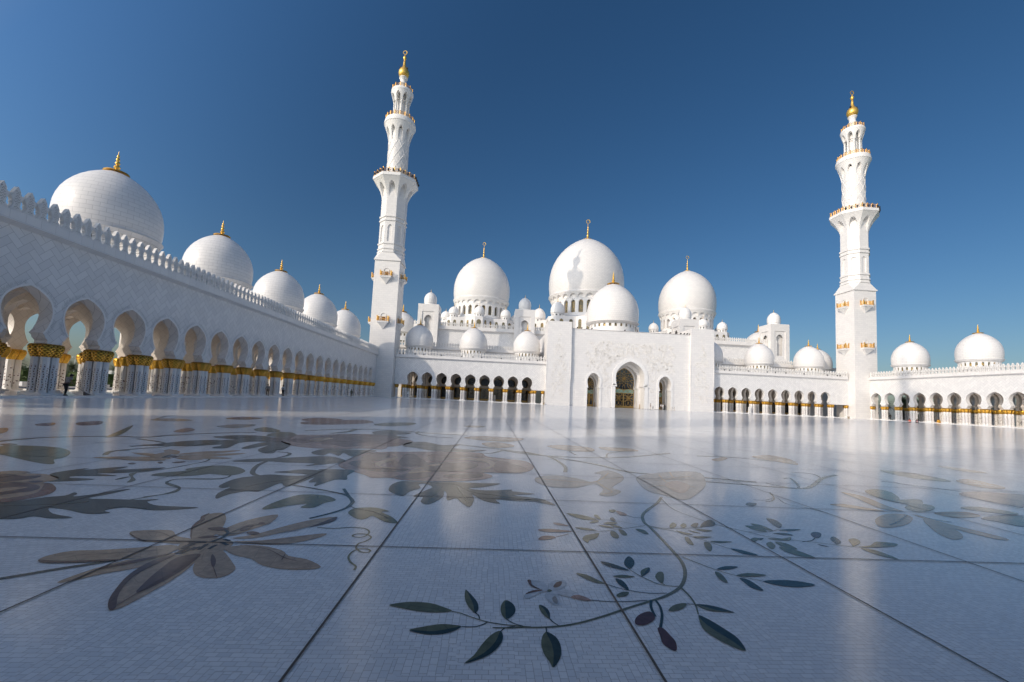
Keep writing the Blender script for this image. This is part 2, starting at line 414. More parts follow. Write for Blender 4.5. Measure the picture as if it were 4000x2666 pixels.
DP = [(0,.965),(.06,.985),(.14,.998),(.24,1.0),(.34,.988),(.44,.955),(.54,.90),(.63,.825),(.71,.735),(.78,.635),(.84,.53),(.89,.42),(.93,.315),(.965,.20),(.985,.12),(1.0,.03)]
def dome_prof(R, z0, z1): return [(R*r, z0+(z1-z0)*t) for t, r in DP]
def finial_prof(s, z, tip):
    H = tip-z
    p = [(.52,0),(.50,.03),(.26,.075),(.13,.12),(.09,.17),(.115,.21),(.135,.26),(.115,.31),(.07,.345),(.06,.37),(.09,.40),(.105,.45),(.085,.50),(.05,.53),(.05,.55),(.072,.58),(.083,.62),(.06,.67),(.035,.70),(.05,.73),(.058,.77),(.035,.82),(.02,.86),(.012,.93),(.004,1.0)]
    return [(r*s, z+t*H) for r, t in p]
def crescent(mb, c, z, r, rz=0.0):
    ca, sa = math.cos(rz), math.sin(rz); vs = []; fs = []; n = 28
    for k in range(n):
        a = 2*PI*k/n; w = 0.20+0.26*max(0, math.cos(a-0.45))**1.5
        for rr, y in ((r, -.09*r), (r, .09*r), (r*(1-w), .09*r), (r*(1-w), -.09*r)):
            x = rr*math.cos(a); vs.append((c[0]+ca*x-sa*y, c[1]+sa*x+ca*y, z+r+rr*math.sin(a)))
    for k in range(n):
        a, b = 4*k, 4*((k+1) % n); fs += [(a+j, a+(j+1) % 4, b+(j+1) % 4, b+j) for j in range(4)]
    mb.add(vs, fs)

def arched_ring(mb, c, N, r0, r1, z0, z1, af, zb, zs, zt, rin, flare=1.0, seg=3, octo=False, ph=0.0, point=0.0):
    """ring of N arched openings; outer radius flares r0->r1, the openings go back to radius rin"""
    zl = [z0]
    if zb > z0+1e-4: zl.append(zb)
    zl += [zb+(zs-zb)*t for t in (0.5, 1.0)] if zs > zb+1e-4 else []
    zl += [zs+(zt-zs)*math.sin(PI/2*t) for t in (0.2,0.4,0.6,0.75,0.88,0.96,1.0)]
    if z1 > zt+1e-4: zl += [zt+(z1-zt)*0.5, z1]
    def half(z):
        if z < zb-1e-6 or z > zt+1e-6: return None
        if z <= zs: return af
        return af*math.sqrt(max(0, 1-((z-zs)/(zt-zs))**2))
    def P(k, s, z, r=None):
        a = ph+2*PI*(k+s/2)/N
        if r is None: r = r0+(r1-r0)*max(0, min(1, (z-z0)/(z1-z0)))**flare
        if octo: r = r/math.cos(PI*s/N)
        return (c[0]+r*math.cos(a), c[1]+r*math.sin(a), z)
    for k in range(N):
        for side in (-1, 1):
            vs = []; fs = []; rows = 0
            for i, z in enumerate(zl):
                a = half(z); a = 0.0 if a is None else a
                if z < zb-1e-6 : a = 0.0
                for j in range(seg+1):
                    s = a+(1-a)*j/seg; vs.append(P(k, side*s, z))
                rows += 1
            w = seg+1
            for i in range(rows-1):
                if zl[i] < zb-1e-6 and abs(zl[i+1]-zb) < 1e-6:
                    # solid sill row
                    o = len(vs); vs += [P(k, 0, zl[i]), P(k, side*1, zl[i]), P(k, side*1, zl[i+1]), P(k, side*af, zl[i+1]), P(k, 0, zl[i+1])]
                    fs.append((o,o+1,o+2,o+3,o+4)); continue
                for j in range(seg): fs.append((i*w+j, i*w+j+1, (i+1)*w+j+1, (i+1)*w+j))
            mb.add(vs, fs)
            zo = [z for z in zl if zb-1e-6 <= z <= zt+1e-6]; vs = []; fs = []
            for z in zo: vs += [P(k, side*half(z), z), P(k, side*half(z), z, rin)]
            for i in range(len(zo)-1): fs.append((2*i,2*i+1,2*i+3,2*i+2))
            mb.add(vs, fs)
        mb.add([P(k,-af,zb),P(k,af,zb),P(k,af,zb,rin),P(k,-af,zb,rin)], [(0,1,2,3)])

def make_wing_dome(parent, c, zb, zlip, apex, tip, R, N=22, mat=None):
    """dome > drum, glazing, finial"""
    x, y = c
    mb = MB(); mb.lathe([(R*.90,zlip-.62),(R*.93,zlip-.50),(R*.93,zlip-.46),(R*.97,zlip-.40),(R*1.0,zlip-.12),(R*1.025,zlip),(R*1.02,zlip+.10),(R*.975,zlip+.14)], 64, c)
    mb.lathe(dome_prof(R, zlip+.12, apex), 64, c)
    d = mb.build('dome', mat or M_DOME, parent, True, (x, y, zlip))
    dz = MB((lambda a, b, z: (a+x, b+y, z)))
    arched_ring(dz, (0,0), N, R*.88, R*.885, zb, zlip-.60, 0.44, zlip-1.80, zlip-1.05, zlip-.72, R*.83)
    dz.build('drum', M_WHITE, d, True)
    g = MB().lathe([(R*.835,zb),(R*.835,zlip-.62)], 48, c); g.build('glazing', M_LATT, d, True)
    MB().lathe(finial_prof((tip-apex)*.92, apex-.10, tip), 24, c).build('finial', M_GOLD, d, True)
    return d
def dup_dome(src, parent, dx, dy):
    d = src.copy(); COL.objects.link(d); d.parent = parent
    d.location = Vector(src.location)+Vector((dx, dy, 0))
    for ch in src.children:
        q = ch.copy(); COL.objects.link(q); q.parent = d
    return d

M_INCISE = simple('incised_grey_lines', (0.40,0.40,0.395), .6)
# -------------------------------------------------------------- a courtyard wing
def wing(name, label, group, tf, rz, u0, u1, first, n, bay, domes, back, ends, crest_u, dome_v=6.35, detail=True, cols_budget=100, ceil_z=9.0, ARCH=ARCH, fern=False):
    depth = 12.7; row = depth/3.0
    root = thing(name, label, 'arcade', tf((u0+u1)/2, 0, 0), group)
    centers = [first+bay*i for i in range(n)]
    cells = [(c-bay/2, c, c+bay/2) for c in centers]
    lo, hi = cells[0][0], cells[-1][2]
    B = lambda: MB(tf)
    # front wall
    mb = B(); arch_wall(mb, ARCH, cells, 0.0, 0.95, 12.2)
    if lo > u0+.01: mb.box(u0, lo, 0.0, 0.95, CAPZ, 12.2)
    if hi < u1-.01: mb.box(hi, u1, 0.0, 0.95, CAPZ, 12.2)
    mb.build('wall', M_DIAG, root)
    mb = B()
    for c in centers: arch_band(mb, ARCH[6:], c, 0.12, -0.03, 0.01)
    mb.build('arch_trim', M_WHITE, root)
    if fern:      # incised palm fronds curling round every arch
        mb = B()
        for c in centers:
            for sg in (-1, 1):
                for q in range(7, len(ARCH)-2):
                    for f in (0.0, .33, .67):
                        (h0, z0), (h1, z1) = ARCH[q], ARCH[q+1]; h, z = h0+(h1-h0)*f, z0+(z1-z0)*f
                        dh, dz = h1-h0, z1-z0; L = math.hypot(dh, dz); th, tz = dh/L, dz/L; nh, nz = tz, -th
                        if h+.5*nh > bay/2-.02: continue
                        for s0, sl in ((.30, -1), (.30, 1)):
                            a = (h+nh*s0, z+nz*s0); e = (a[0]+sl*nh*.20+th*.20, a[1]+sl*nz*.20+tz*.20)
                            ph, pz = (e[1]-a[1])*.045, -(e[0]-a[0])*.045
                            mb.add([(c+sg*(a[0]-ph),-.004,a[1]-pz),(c+sg*(a[0]+ph),-.004,a[1]+pz),(c+sg*e[0],-.004,e[1])], [(0,1,2)])
        mb.build('incised_fronds', M_INCISE, root)
    # inner and rear arch walls, cross walls, vault slabs
    mb = B()
    if back == 'open': arch_wall(mb, ARCH, cells, depth-.95, depth, 12.2)
    half = row/2
    for i in range(n+1):
        u = lo+bay*i
        t = MB(lambda a, v, z, u=u: tf(u+v, a, z))
        arch_wall(t, [(min(h, 1.66), z) for h, z in ARCH], [(row*k+.5, row*(k+.5)+.5, row*(k+1)+.5) for k in range(3)], -.30, .30, ceil_z)
        mb.v, mb.f = mb.v+t.v, mb.f+[tuple(j+len(mb.v) for j in f) for f in t.f]
    mb.box(u0, u1, .95, depth, ceil_z, ceil_z+.3)
    mb.build('vault', M_SOFFIT, root)
    mb = B(); mb.box(u0, u1, .95, depth-.95, 12.05, 12.35); mb.build('roof', M_WHITE, root)
    # cornice
    mb = B(); prof = [(0.0,11.72),(-0.50,11.92),(-0.58,11.92),(-0.58,12.60),(-0.5,12.62),(0.9,12.62),(0.9,12.2),(0.0,12.2)]
    e0, e1 = ends
    vs = [(e0,v,z) for v, z in prof]+[(e1,v,z) for v, z in prof]; m = len(prof)
    mb.add(vs, [tuple(range(m)), tuple(range(m,2*m))[::-1]]+[(i,m+i,m+(i+1)%m,(i+1)%m) for i in range(m)])
    if back == 'open':
        prof = [(depth-v, z) for v, z in prof]
        mb.add([(e0,v,z) for v, z in prof]+[(e1,v,z) for v, z in prof], [tuple(range(m)), tuple(range(m,2*m))[::-1]]+[(i,m+i,m+(i+1)%m,(i+1)%m) for i in range(m)])
    mb.build('cornice', M_BIG, root)
    # step
    mb = B(); mb.box(u0, u1, -1.0, depth+.6, 0.0, STEPZ); mb.build('floor_step', M_STEP, root)
    # merlons
    pts = []; k = 0; u = crest_u[0]
    while u < crest_u[1]: pts.append(tf(u, -.32, 12.6)); u += BAY/5
    if detail: crest_row(root, pts, rz, 100)
    else:
        crest_row(root, pts, rz, 0)
    # columns: groups of four under every pier
    piers = [(lo+bay*i, k) for i in range(n+1) for k in ((0, 1, 2, 3) if back == 'open' else (0, 1, 3))]
    spots = []
    for (u, k) in piers:
        v = .55+k*row if k < 3 else depth-.55
        for du in (-.33, .33):
            for dv in (-.33, .33): spots.append((tf(u+du, v+dv, 0), k))
    for u in ((u0+.75, u1-.75) if lo > u0+1 else ()):
        for dv in (.17, .83): spots.append((tf(u, dv, 0), 0))
    spots.sort(key=lambda s: (s[0][0]**2+s[0][1]**2)*(1 if s[1] == 0 else 2.2 if s[1] == 1 else 3.5))
    if not detail: cols_budget = 0
    for (p, k) in spots[:cols_budget]:
        c = link('column', SHAFT, root, p)
        link('capital', CAPM, c, (p[0], p[1], CAPLOZ))
    if spots[cols_budget:]:
        s = MB(); g = MB(); sm = shaft_mb(); cm = MB().lathe(cap_prof(), 20, mod=lobes)
        for (p, k) in spots[cols_budget:]:
            s.add([(p[0]+x, p[1]+y, z) for x, y, z in sm.v], sm.f)
            g.add([(p[0]+x, p[1]+y, CAPLOZ+z) for x, y, z in cm.v], cm.f)
        o = s.build('columns_beyond', M_SHAFTS, root); o['kind'] = 'stuff'
        o = g.build('capitals_beyond', M_CAPS, root, True); o['kind'] = 'stuff'
    # plinths
    pl = []
    for (u, k) in piers:
        v = .55+k*row if k < 3 else depth-.55
        pl.append((u-.82, u+.82, v-.82, v+.82))
    for u in ((u0+.75, u1-.75) if lo > u0+1 else ()): pl.append((u-.5, u+.5, -.36, 1.36))
    pl.sort(key=lambda q: sum(a*a for a in tf((q[0]+q[1])/2, (q[2]+q[3])/2, 0)))
    if detail:
        for q in pl[:100]:
            mb = B(); mb.box(q[0], q[1], q[2], q[3], STEPZ, 0.29); mb.build('plinth', M_WHITE, root)
        pl = pl[100:]
    if pl:
        mb = B()
        for q in pl: mb.box(q[0], q[1], q[2], q[3], STEPZ, 0.29)
        o = mb.build('plinths_beyond', M_WHITE, root); o['kind'] = 'stuff'
    # domes
    d0 = None
    for u in domes:
        p = tf(u, dome_v, 0)
        if d0 is None: d0 = make_wing_dome(root, (p[0], p[1]), 12.3, 15.95, 22.75, 24.95, 4.2); dp = p
        else: dup_dome(d0, root, p[0]-dp[0], p[1]-dp[1])
    return root

# columns merged far away need the pattern in world space, so they repeat it from their own axes
def grid_column_mat():
    t = NT('far_inlaid_columns'); p = t.pos()
    vor = t.n('TexVoronoi'); vec = t.xyz(t.math('MULTIPLY', p[0], 4.5), t.math('MULTIPLY', p[1], 4.5), t.math('MULTIPLY', p[2], 5.0)); t.l(vec, vor.inputs['Vector']); vor.inputs['Scale'].default_value = 1.0
    m = t.math('MULTIPLY', t.math('LESS_THAN', vor.outputs[0], 0.30), t.math('MULTIPLY', t.math('LESS_THAN', p[2], 2.3), t.math('GREATER_THAN', p[2], 0.5)))
    t.l(t.mix(m, (0.77, 0.75, 0.725, 1), (0.11, 0.06, 0.06, 1)), t.b.inputs['Base Color']); t.b.inputs['Roughness'].default_value = 0.3
    return t.m
M_SHAFTS = grid_column_mat()
M_CAPS = simple('far_gold_capitals', (0.72, 0.40, 0.06), 0.34, 0.85, var=0.45, scale=14, bump=0.8)

left = wing('courtyard_arcade', 'long white arcade in shade, golden column heads receding to the minaret, garden behind its arches', 'arcades round the court',
     lambda u, v, z: (XL-v, u, z), rad(90), 14.0, 123.1, 34.08-BAY*4+BAY/2, 24, BAY, [44.5+17.23*k for k in range(-1, 5)], 'open', (14.0, 123.1), (14.4, 123.0), fern=True)
right = wing('courtyard_arcade', 'sunlit arcade with two pale domes and palms behind its arches, beside the far minaret', 'arcades round the court',
     lambda u, v, z: (XR+v, u, z), rad(90), 36.0, 124.6, 121.3-BAY*19, 20, BAY, [97.3, 114.5], 'open', (36.0, 123.2), (36.4, 123.1), dome_v=4.0)
fl = wing('facade_arcade', 'arcade between the shadow-footed minaret and the carved gate, three domes on its roof', 'arcades beside the gate',
     lambda u, v, z: (u, YF+v, z), 0.0, -28.4, 15.9, -23.21, 9, 4.2, [-22.95, -6.3, 10.35], 'wall', (-28.4, 15.73), (-28.0, 15.6), ARCH=ARCHF)
fr = wing('facade_arcade', 'arcade between the carved gate and the sunlit minaret, pale domes on its roof', 'arcades beside the gate',
     lambda u, v, z: (u, YF+v, z), 0.0, 65.9, 110.4, 69.1, 9, 4.2, [68.9, 85.6, 102.3], 'wall', (66.07, 109.6), (66.4, 109.5), ARCH=ARCHF)
rear = wing('rear_arcade', 'white arcade with domes closing the near side of the court behind the viewer', None,
     lambda u, v, z: (u, YR-v, z), rad(180), -28.4, 110.4, -23.6, 31, 4.2, [-23+16.5*k for k in range(8)], 'open', (-28.4, 110.4), (-28.0, 110.2), detail=False)
# ------------------------------------------------------------------ minarets
def oct_prof(mb, prof, c, octo=True, ph=PI/8, n=8):
    mb.lathe([(r/math.cos(PI/n) if octo else r, z) for r, z in prof], n, c, ph)
def rail_ring(parent, c, R, z, h, N, octo, posts):
    """gilded balustrade: posts with caps, three rails, star panels of crossed bars"""
    mb = MB(); pts = []
    cnt = N*posts
    def P(t, rr=R):
        a = 2*PI*t/cnt
        if octo:
            k = math.floor(a/(2*PI/8)+.5); return_a = a-k*2*PI/8; rr = rr/math.cos(return_a)
        return (c[0]+rr*math.cos(a), c[1]+rr*math.sin(a))
    sh = 0.5*posts if octo else 0
    for i in range(cnt):
        x, y = P(i+sh); r = h*.075
        mb.lathe([(r*1.25,z),(r*1.25,z+h*.12),(r,z+h*.14),(r,z+h*.92),(r*1.5,z+h*.96),(r*1.5,z+h*1.02),(r*.6,z+h*1.12)], 8, (x, y))
        a = P(i+sh); b = P(i+sh+1)
        L = lambda t, zz: (a[0]+(b[0]-a[0])*t, a[1]+(b[1]-a[1])*t, z+h*zz)
        w = h*.032
        for zz in (.12, .50, .88): mb.tube([L(0,zz), L(1,zz)], w, 4)
        for t0, t1 in ((0,.5),(.5,1)):
            mb.tube([L(t0,.12), L(t1,.88)], w*.8, 4); mb.tube([L(t1,.12), L(t0,.88)], w*.8, 4)
            mb.tube([L((t0+t1)/2,.12), L((t0+t1)/2,.88)], w*.8, 4)
        mb.tube([L(.25,.5), L(.5,.88)], w*.7, 4)
    return mb.build('railing', M_RAIL, parent)

def make_balcony(parent, M3, z):
    """little balcony on a minaret face; M3(a, d, z): a along the face, d outwards"""
    mb = MB(M3)
    mb.box(-1.55, 1.55, -.1, 1.25, z-.45, z-.12); mb.box(-1.68, 1.68, -.1, 1.38, z-.12, z)
    for (w, d, zz, w2, d2, z2) in ((1.45,1.15,z-.45,1.0,.8,z-.95),(1.0,.8,z-.95,.5,.42,z-1.55),(.5,.42,z-1.55,.12,.1,z-2.2)):
        mb.add([(-w,-.05,zz),(w,-.05,zz),(w,d,zz),(-w,d,zz),(-w2,-.05,z2),(w2,-.05,z2),(w2,d2,z2),(-w2,d2,z2)],
               [(0,1,2,3),(4,7,6,5),(0,4,5,1),(1,5,6,2),(2,6,7,3),(3,7,4,0)])
    b = mb.build('balcony', M_WHITE, parent)
    mb = MB(M3); h = 1.28
    for (a0, d0, a1, d1) in ((-1.5,.05,-1.5,1.2),(-1.5,1.2,1.5,1.2),(1.5,1.2,1.5,.05)):
        for zz in (.10,.5,.92): mb.tube([(a0,d0,z+h*zz),(a1,d1,z+h*zz)], .05, 4)
        nn = 6 if a0 != a1 else 3
        for k in range(nn+1): t = k/nn; mb.tube([(a0+(a1-a0)*t,d0+(d1-d0)*t,z+.05),(a0+(a1-a0)*t,d0+(d1-d0)*t,z+h*.92)], .035, 4)
        for k in range(nn):
            t, t2 = k/nn, (k+1)/nn; f = lambda q: (a0+(a1-a0)*q, d0+(d1-d0)*q)
            mb.tube([f(t)+(z+h*.1,), f(t2)+(z+h*.5,)], .03, 4); mb.tube([f(t2)+(z+h*.5,), f(t)+(z+h*.92,)], .03, 4)
    for a, d in ((-1.5,1.2),(1.5,1.2),(-1.5,.05),(1.5,.05)):
        mb.box(a-.11, a+.11, d-.11, d+.11, z, z+h*1.1); mb.box(a-.15, a+.15, d-.15, d+.15, z+h*1.1, z+h*1.2)
    mb.build('railing', M_RAIL, b)
    # doorway behind it
    mb = MB(M3); w = .72; pts = [(-w, z)]+[(-w*math.cos(t*PI/10), z+1.55+.8*math.sin(t*PI/10)) for t in range(11)]+[(w, z)]
    mb.plate(pts, -.3, .012); mb.build('doorway', M_NICHE, b)
    mb = MB(M3); mb.box(-.5, .5, .0, .03, z, z+1.35); mb.box(-.03, .03, .03, .05, z, z+1.35); mb.build('door', M_DOORWOOD, b)
    mb = MB(M3)
    arch_band(mb, [(w, z)]+[(w*math.cos(t*PI/10), z+1.55+.8*math.sin(t*PI/10)) for t in range(6)], 0, .14, -.02, .10); mb.build('door_surround', M_WHITE, b)
M_NICHE = simple('recessed_marble', (0.72, 0.70, 0.67), 0.5, var=0.06)
M_DOORWOOD = simple('dark_wooden_door', (0.10, 0.05, 0.025), 0.45, var=0.3)

def minaret(label, cx, cy, detail=True, group='minarets at the corners of the court'):
    root = thing('minaret', label, 'minaret', (cx, cy, 0), group)
    c = (cx, cy); W = 3.58
    # square base with shallow plinth courses
    mb = MB(); mb.box(cx-W-.06, cx+W+.06, cy-W-.06, cy+W+.06, 0, 1.45); mb.box(cx-W, cx+W, cy-W, cy+W, 1.45, 39.6)
    mb.box(cx-W-.28, cx+W+.28, cy-W-.28, cy+W+.28, 39.6, 39.95)
    mb.build('base_shaft', M_BLOCK, root)
    for sx in (-1, 1):
        for sy in (-1, 1): MB().box(cx+sx*W-.09, cx+sx*W+.09, cy+sy*W-.09, cy+sy*W+.09, 5.9, 9.7).build('corner_fillet', M_WHITE, root)
    # splayed transition to the octagon
    ap = 3.62; cr = ap/math.cos(PI/8); s = W+.2
    ring0 = [(s,-s*.999),(s,s*.999),(s*.999,s),(-s*.999,s),(-s,s*.999),(-s,-s*.999),(-s*.999,-s),(s*.999,-s)]
    ring1 = [(cr*math.cos(PI/8+PI/4*k), cr*math.sin(PI/8+PI/4*k)) for k in (-1,0,1,2,3,4,5,6)]
    mb = MB(); mb.add([(cx+x,cy+y,39.95) for x, y in ring0]+[(cx+x,cy+y,42.15) for x, y in ring1], [(k,(k+1)%8,8+(k+1)%8,8+k) for k in range(8)]+[tuple(range(8,16))])
    mb.build('splayed_shoulder', M_BLOCK, root)
    # octagon with mouldings and blind niches
    mb = MB()
    prof = [(ap,42.1),(ap+.16,42.12),(ap+.16,42.5),(ap-.05,42.52),(ap-.05,43.1),(ap+.16,43.12),(ap+.16,43.5),(ap-.06,43.52),(ap-.06,44.6),(ap+.16,44.62),(ap+.16,45.0),(ap-.10,45.02)]
    oct_prof(mb, prof, c)
    mb.build('octagon_foot', M_BLOCK, root); mb = MB()
    oct_prof(mb, [(ap-.10,51.6),(ap+.14,51.62),(ap+.14,52.0),(ap-.08,52.02),(ap-.08,52.75),(ap+.16,52.77),(ap+.16,53.2),(ap-.12,53.22),(ap-.12,63.0)], c)
    mb.build('octagon_shaft', M_BLOCK, root)
    mb = MB(); arched_ring(mb, c, 8, ap-.10, ap-.10, 45.0, 51.62, .48, 45.4, 49.6, 50.5, ap-.45, octo=True); oct_prof(mb, [(ap-.42,45.0),(ap-.42,51.6)], c)
    mb.build('niche_band', M_BLOCK, root)
    # first corbel (octagonal), gallery and railing
    R1 = 6.15
    mb = MB(); arched_ring(mb, c, 8, ap-.10, R1, 58.6, 64.2, .66, 58.7, 59.6, 63.0, ap-.11, flare=1.7, seg=4, octo=True)
    oct_prof(mb, [(R1,64.15),(R1+.06,64.2),(R1+.06,65.0),(R1-.05,65.15),(2.0,65.15)], c)
    mb.build('corbel', M_WHITE, root)
    rail_ring(root, c, R1-.25, 65.15, 1.35, 8, True, 3)
    # twisted cylinder
    r2 = 3.0
    mb = MB(); mb.lathe([(r2,65.0),(r2,80.6)], 64, c); mb.build('round_shaft', M_BLOCK, root, True)
    mb = MB()
    for d in (-1, 1):
        for k in range(9):
            mb.tube([(cx+(r2+.01)*math.cos(2*PI*k/9+d*2.2*t/30), cy+(r2+.01)*math.sin(2*PI*k/9+d*2.2*t/30), 65.2+12.4*t/30) for t in range(31)], .085, 5)
    mb.build('spiral_ribs', M_WHITE, root, True)
    R2 = 4.55
    mb = MB(); arched_ring(mb, c, 10, r2+.02, R2, 76.2, 82.3, .62, 76.9, 78.4, 81.0, r2, flare=1.6, seg=4)
    mb.lathe([(R2,82.28),(R2+.12,82.4),(R2+.15,82.9),(R2+.02,83.5),(R2-.1,83.9),(1.0,83.9)], 64, c)
    mb.build('corbel', M_WHITE, root, True)
    rail_ring(root, c, R2-.28, 83.9, 1.25, 1, False, 18)
    # lantern with columns
    mb = MB(); mb.lathe([(1.45,83.9),(1.45,93)], 32, c); mb.build('lantern_core', M_BLOCK, root, True)
    for k in range(8):
        a = 2*PI*k/8+.2; x, y = cx+2.12*math.cos(a), cy+2.12*math.sin(a)
        MB().lathe([(.42,83.9),(.42,84.3),(.30,84.4),(.27,89.6),(.34,89.75),(.40,90.1)], 12, (x, y)).build('lantern_column', M_WHITE, root, True)
    R3 = 3.25
    mb = MB(); arched_ring(mb, c, 8, 2.45, R3, 90.0, 92.9, .62, 90.02, 90.8, 92.3, 1.9, flare=.9, seg=4, ph=.2+PI/8)
    mb.lathe([(R3,92.88),(R3+.10,93.1),(R3+.08,93.5),(R3-.08,93.85),(.8,93.85)], 48, c)
    mb.build('corbel', M_WHITE, root, True)
    rail_ring(root, c, R3-.22, 93.85, 1.15, 1, False, 12)
    MB().lathe([(.95,93.8),(.85,94.6),(.80,95.4),(1.05,96.0),(1.28,96.35),(.98,96.7),(.86,97.2),(1.0,97.8),(1.32,98.35),(1.2,98.6),(.6,98.7)], 40, c).build('spindle', M_WHITE, root, True)
    mb = MB()
    mb.lathe([(.5,98.5),(1.0,98.62),(1.45,99.2),(1.63,99.95),(1.55,100.6),(1.2,101.25),(.75,101.8),(.46,102.5),(.36,103.4),(.34,104.0),(.27,104.1),(.2,104.3),(.34,104.6),(.52,105.0),(.52,105.25),(.3,105.7),(.12,106.1),(.08,106.4)], 40, c)
    crescent(mb, c, 106.3, .66, 0.0)
    mb.build('finial', M_GOLD, root, True)
    # balconies on the four faces, two storeys
    for zb in (34.85, 21.65):
        for k in range(4 if detail else 1):
            dx, dy = ((0,-1),(1,0),(0,1),(-1,0))[k]
            M3 = (lambda dx, dy: (lambda a, d, z: (cx+dx*(W+d)-dy*a, cy+dy*(W+d)+dx*a, z)))(dx, dy)
            if k == 2: continue
            make_balcony(root, M3, zb)
    # floodlights along the lower gallery and the bulb
    if detail:
        for k in range(14):
            a = rad(-150+k*13); rr = (R1+.15)
            kk = math.floor(a/(PI/4)+.5); rr = rr/math.cos(a-kk*PI/4)
            x, y = cx+rr*math.cos(a), cy+rr*math.sin(a)
            mb = MB(); mb.lathe([(.10,65.15),(.10,65.35)], 8, (x, y))
            mb.lathe([(.17,65.35),(.26,65.42),(.26,65.8),(.18,65.95)], 10, (x, y)); mb.build('floodlight', M_DARK, root)
        for sg in (-1, 1):
            mb = MB(); mb.box(cx+sg*1.0-.22, cx+sg*1.0+.22, cy-.5-.2, cy-.5+.2, 101.35, 101.75); mb.box(cx+sg*.8-.3, cx+sg*.8+.3, cy-.55, cy-.45, 101.2, 101.36); mb.build('floodlight', M_DARK, root)
    return root
minaret('tall white minaret at the end of the shaded arcade, its foot in shadow', -32.05, 126.75)
minaret('tall fully sunlit minaret between the gate and the palm-backed arcade', 113.75, 126.75)
minaret('white minaret at the near corner behind the viewer', -32.05, 1.6, False, None)

# ------------------------------------------------------------------ gate
Yg = 123.49; Yr = 124.32
gate = thing('carved_gate', 'tall white marble gate front carved with vines, three arched gold and glass doors', 'gate', (XG, Yg, 0))
for sx in (-1, 1):
    xa, xb = sorted((XG+sx*18.07, XG+sx*25.17))
    mb = MB(); mb.box(xa, xb, Yg, 132.0, 0, 24.68); mb.box(xa-.05, xb+.05, Yg-.05, 132.05, 0, 2.0)
    # stepped fillets on the edges
    for (z0, z1, d) in ((7.5, 14.2, .10), (10.6, 18.0, .05)):
        for x in (xa, xb): mb.box(x-d, x+d, Yg-d+.03, Yg+.9, z0, z1)
    mb.build('pylon', M_BLOCK, gate)
MAINA = [(4.4,0),(4.4,6.25),(4.05,6.5),(4.05,6.8),(4.18,7.4),(4.27,8.1),(4.32,8.8),(4.30,9.5),(4.18,10.25),(3.95,10.9),(3.55,11.6),(3.05,12.2),(2.45,12.75),(1.75,13.2),(1.0,13.58),(.4,13.8),(0,13.9)]
SIDEA = [(1.80,0),(1.80,5.3),(1.62,5.75),(1.62,6.0),(1.72,6.4),(1.82,6.9),(1.85,7.4),(1.82,7.9),(1.72,8.4),(1.52,8.85),(1.22,9.25),(.85,9.58),(.42,9.83),(0,9.96)]
xl, xr = XG-18.07, XG+18.07
mb = MB(); b = [xl, XG-7.6, XG+7.6, xr]
arch_wall(mb, SIDEA, [(xl, XG-10.98, b[1])], Yr, Yr+.6, 22.85); arch_wall(mb, MAINA, [(b[1], XG, b[2])], Yr, Yr+.6, 22.85); arch_wall(mb, SIDEA, [(b[2], XG+10.6, xr)], Yr, Yr+.6, 22.85)
mb.box(xl, xr, Yr, 140, 22.75, 22.95)
mb.build('wall', M_BLOCK, gate)
for xa, xb in ((xl, XG-13.1), (XG-8.8, XG-5.7), (XG+5.7, XG+8.5), (XG+12.8, xr)): MB().box(xa, xb, Yr-.05, Yr+.1, 0, 1.5).build('dado', M_BIG, gate)
def scale_c(cn, sx, sz): return [(h*sx, z*sz) for h, z in cn]
def doorway(cx, cn, w, depth, steps, name):
    mb = MB(); arch_band(mb, cn, cx, w, Yr-.18, Yr+.05)
    zi = cn[2][1]
    for sg in (-1, 1):
        x0, x1 = sorted((cx+sg*(cn[2][0]-.1), cx+sg*(cn[1][0]+w+.12))); mb.box(x0, x1, Yr-.30, Yr+.3, zi-.20, zi+.02)
    o = mb.build('arch_surround', M_WHITE, gate)
    y = Yr+.6; prev = cn
    for (s, sz, d) in steps:
        nxt = scale_c(cn, s, sz)
        mb = MB()
        # tunnel of the larger outline, then a set-back ring with the smaller one
        for sg in (-1, 1):
            vs = []; fs = []
            for h, z in prev: vs += [(cx+sg*h, y, z), (cx+sg*h, y+d, z)]
            for i in range(len(prev)-1): fs.append((2*i,2*i+1,2*i+3,2*i+2))
            mb.add(vs, fs)
        y += d
        hw = max(h for h, z in prev)+.4
        arch_wall(mb, nxt, [(cx-hw, cx, cx+hw)], y, y+.5, prev[-1][1]+.4)
        mb.build('reveal', M_BIG, gate); prev = nxt; y += .5
    return prev, y
mn, ym = doorway(XG, MAINA, 1.05, 0, [(.83,.93,3.2),(.74,.88,1.6)], 'door')
s1, ys1 = doorway(XG-10.98, SIDEA, .62, 0, [(.85,.94,2.6),(.72,.88,1.3)], 'door')
s2, ys2 = doorway(XG+10.6, SIDEA, .62, 0, [(.85,.94,2.6),(.72,.88,1.3)], 'door')
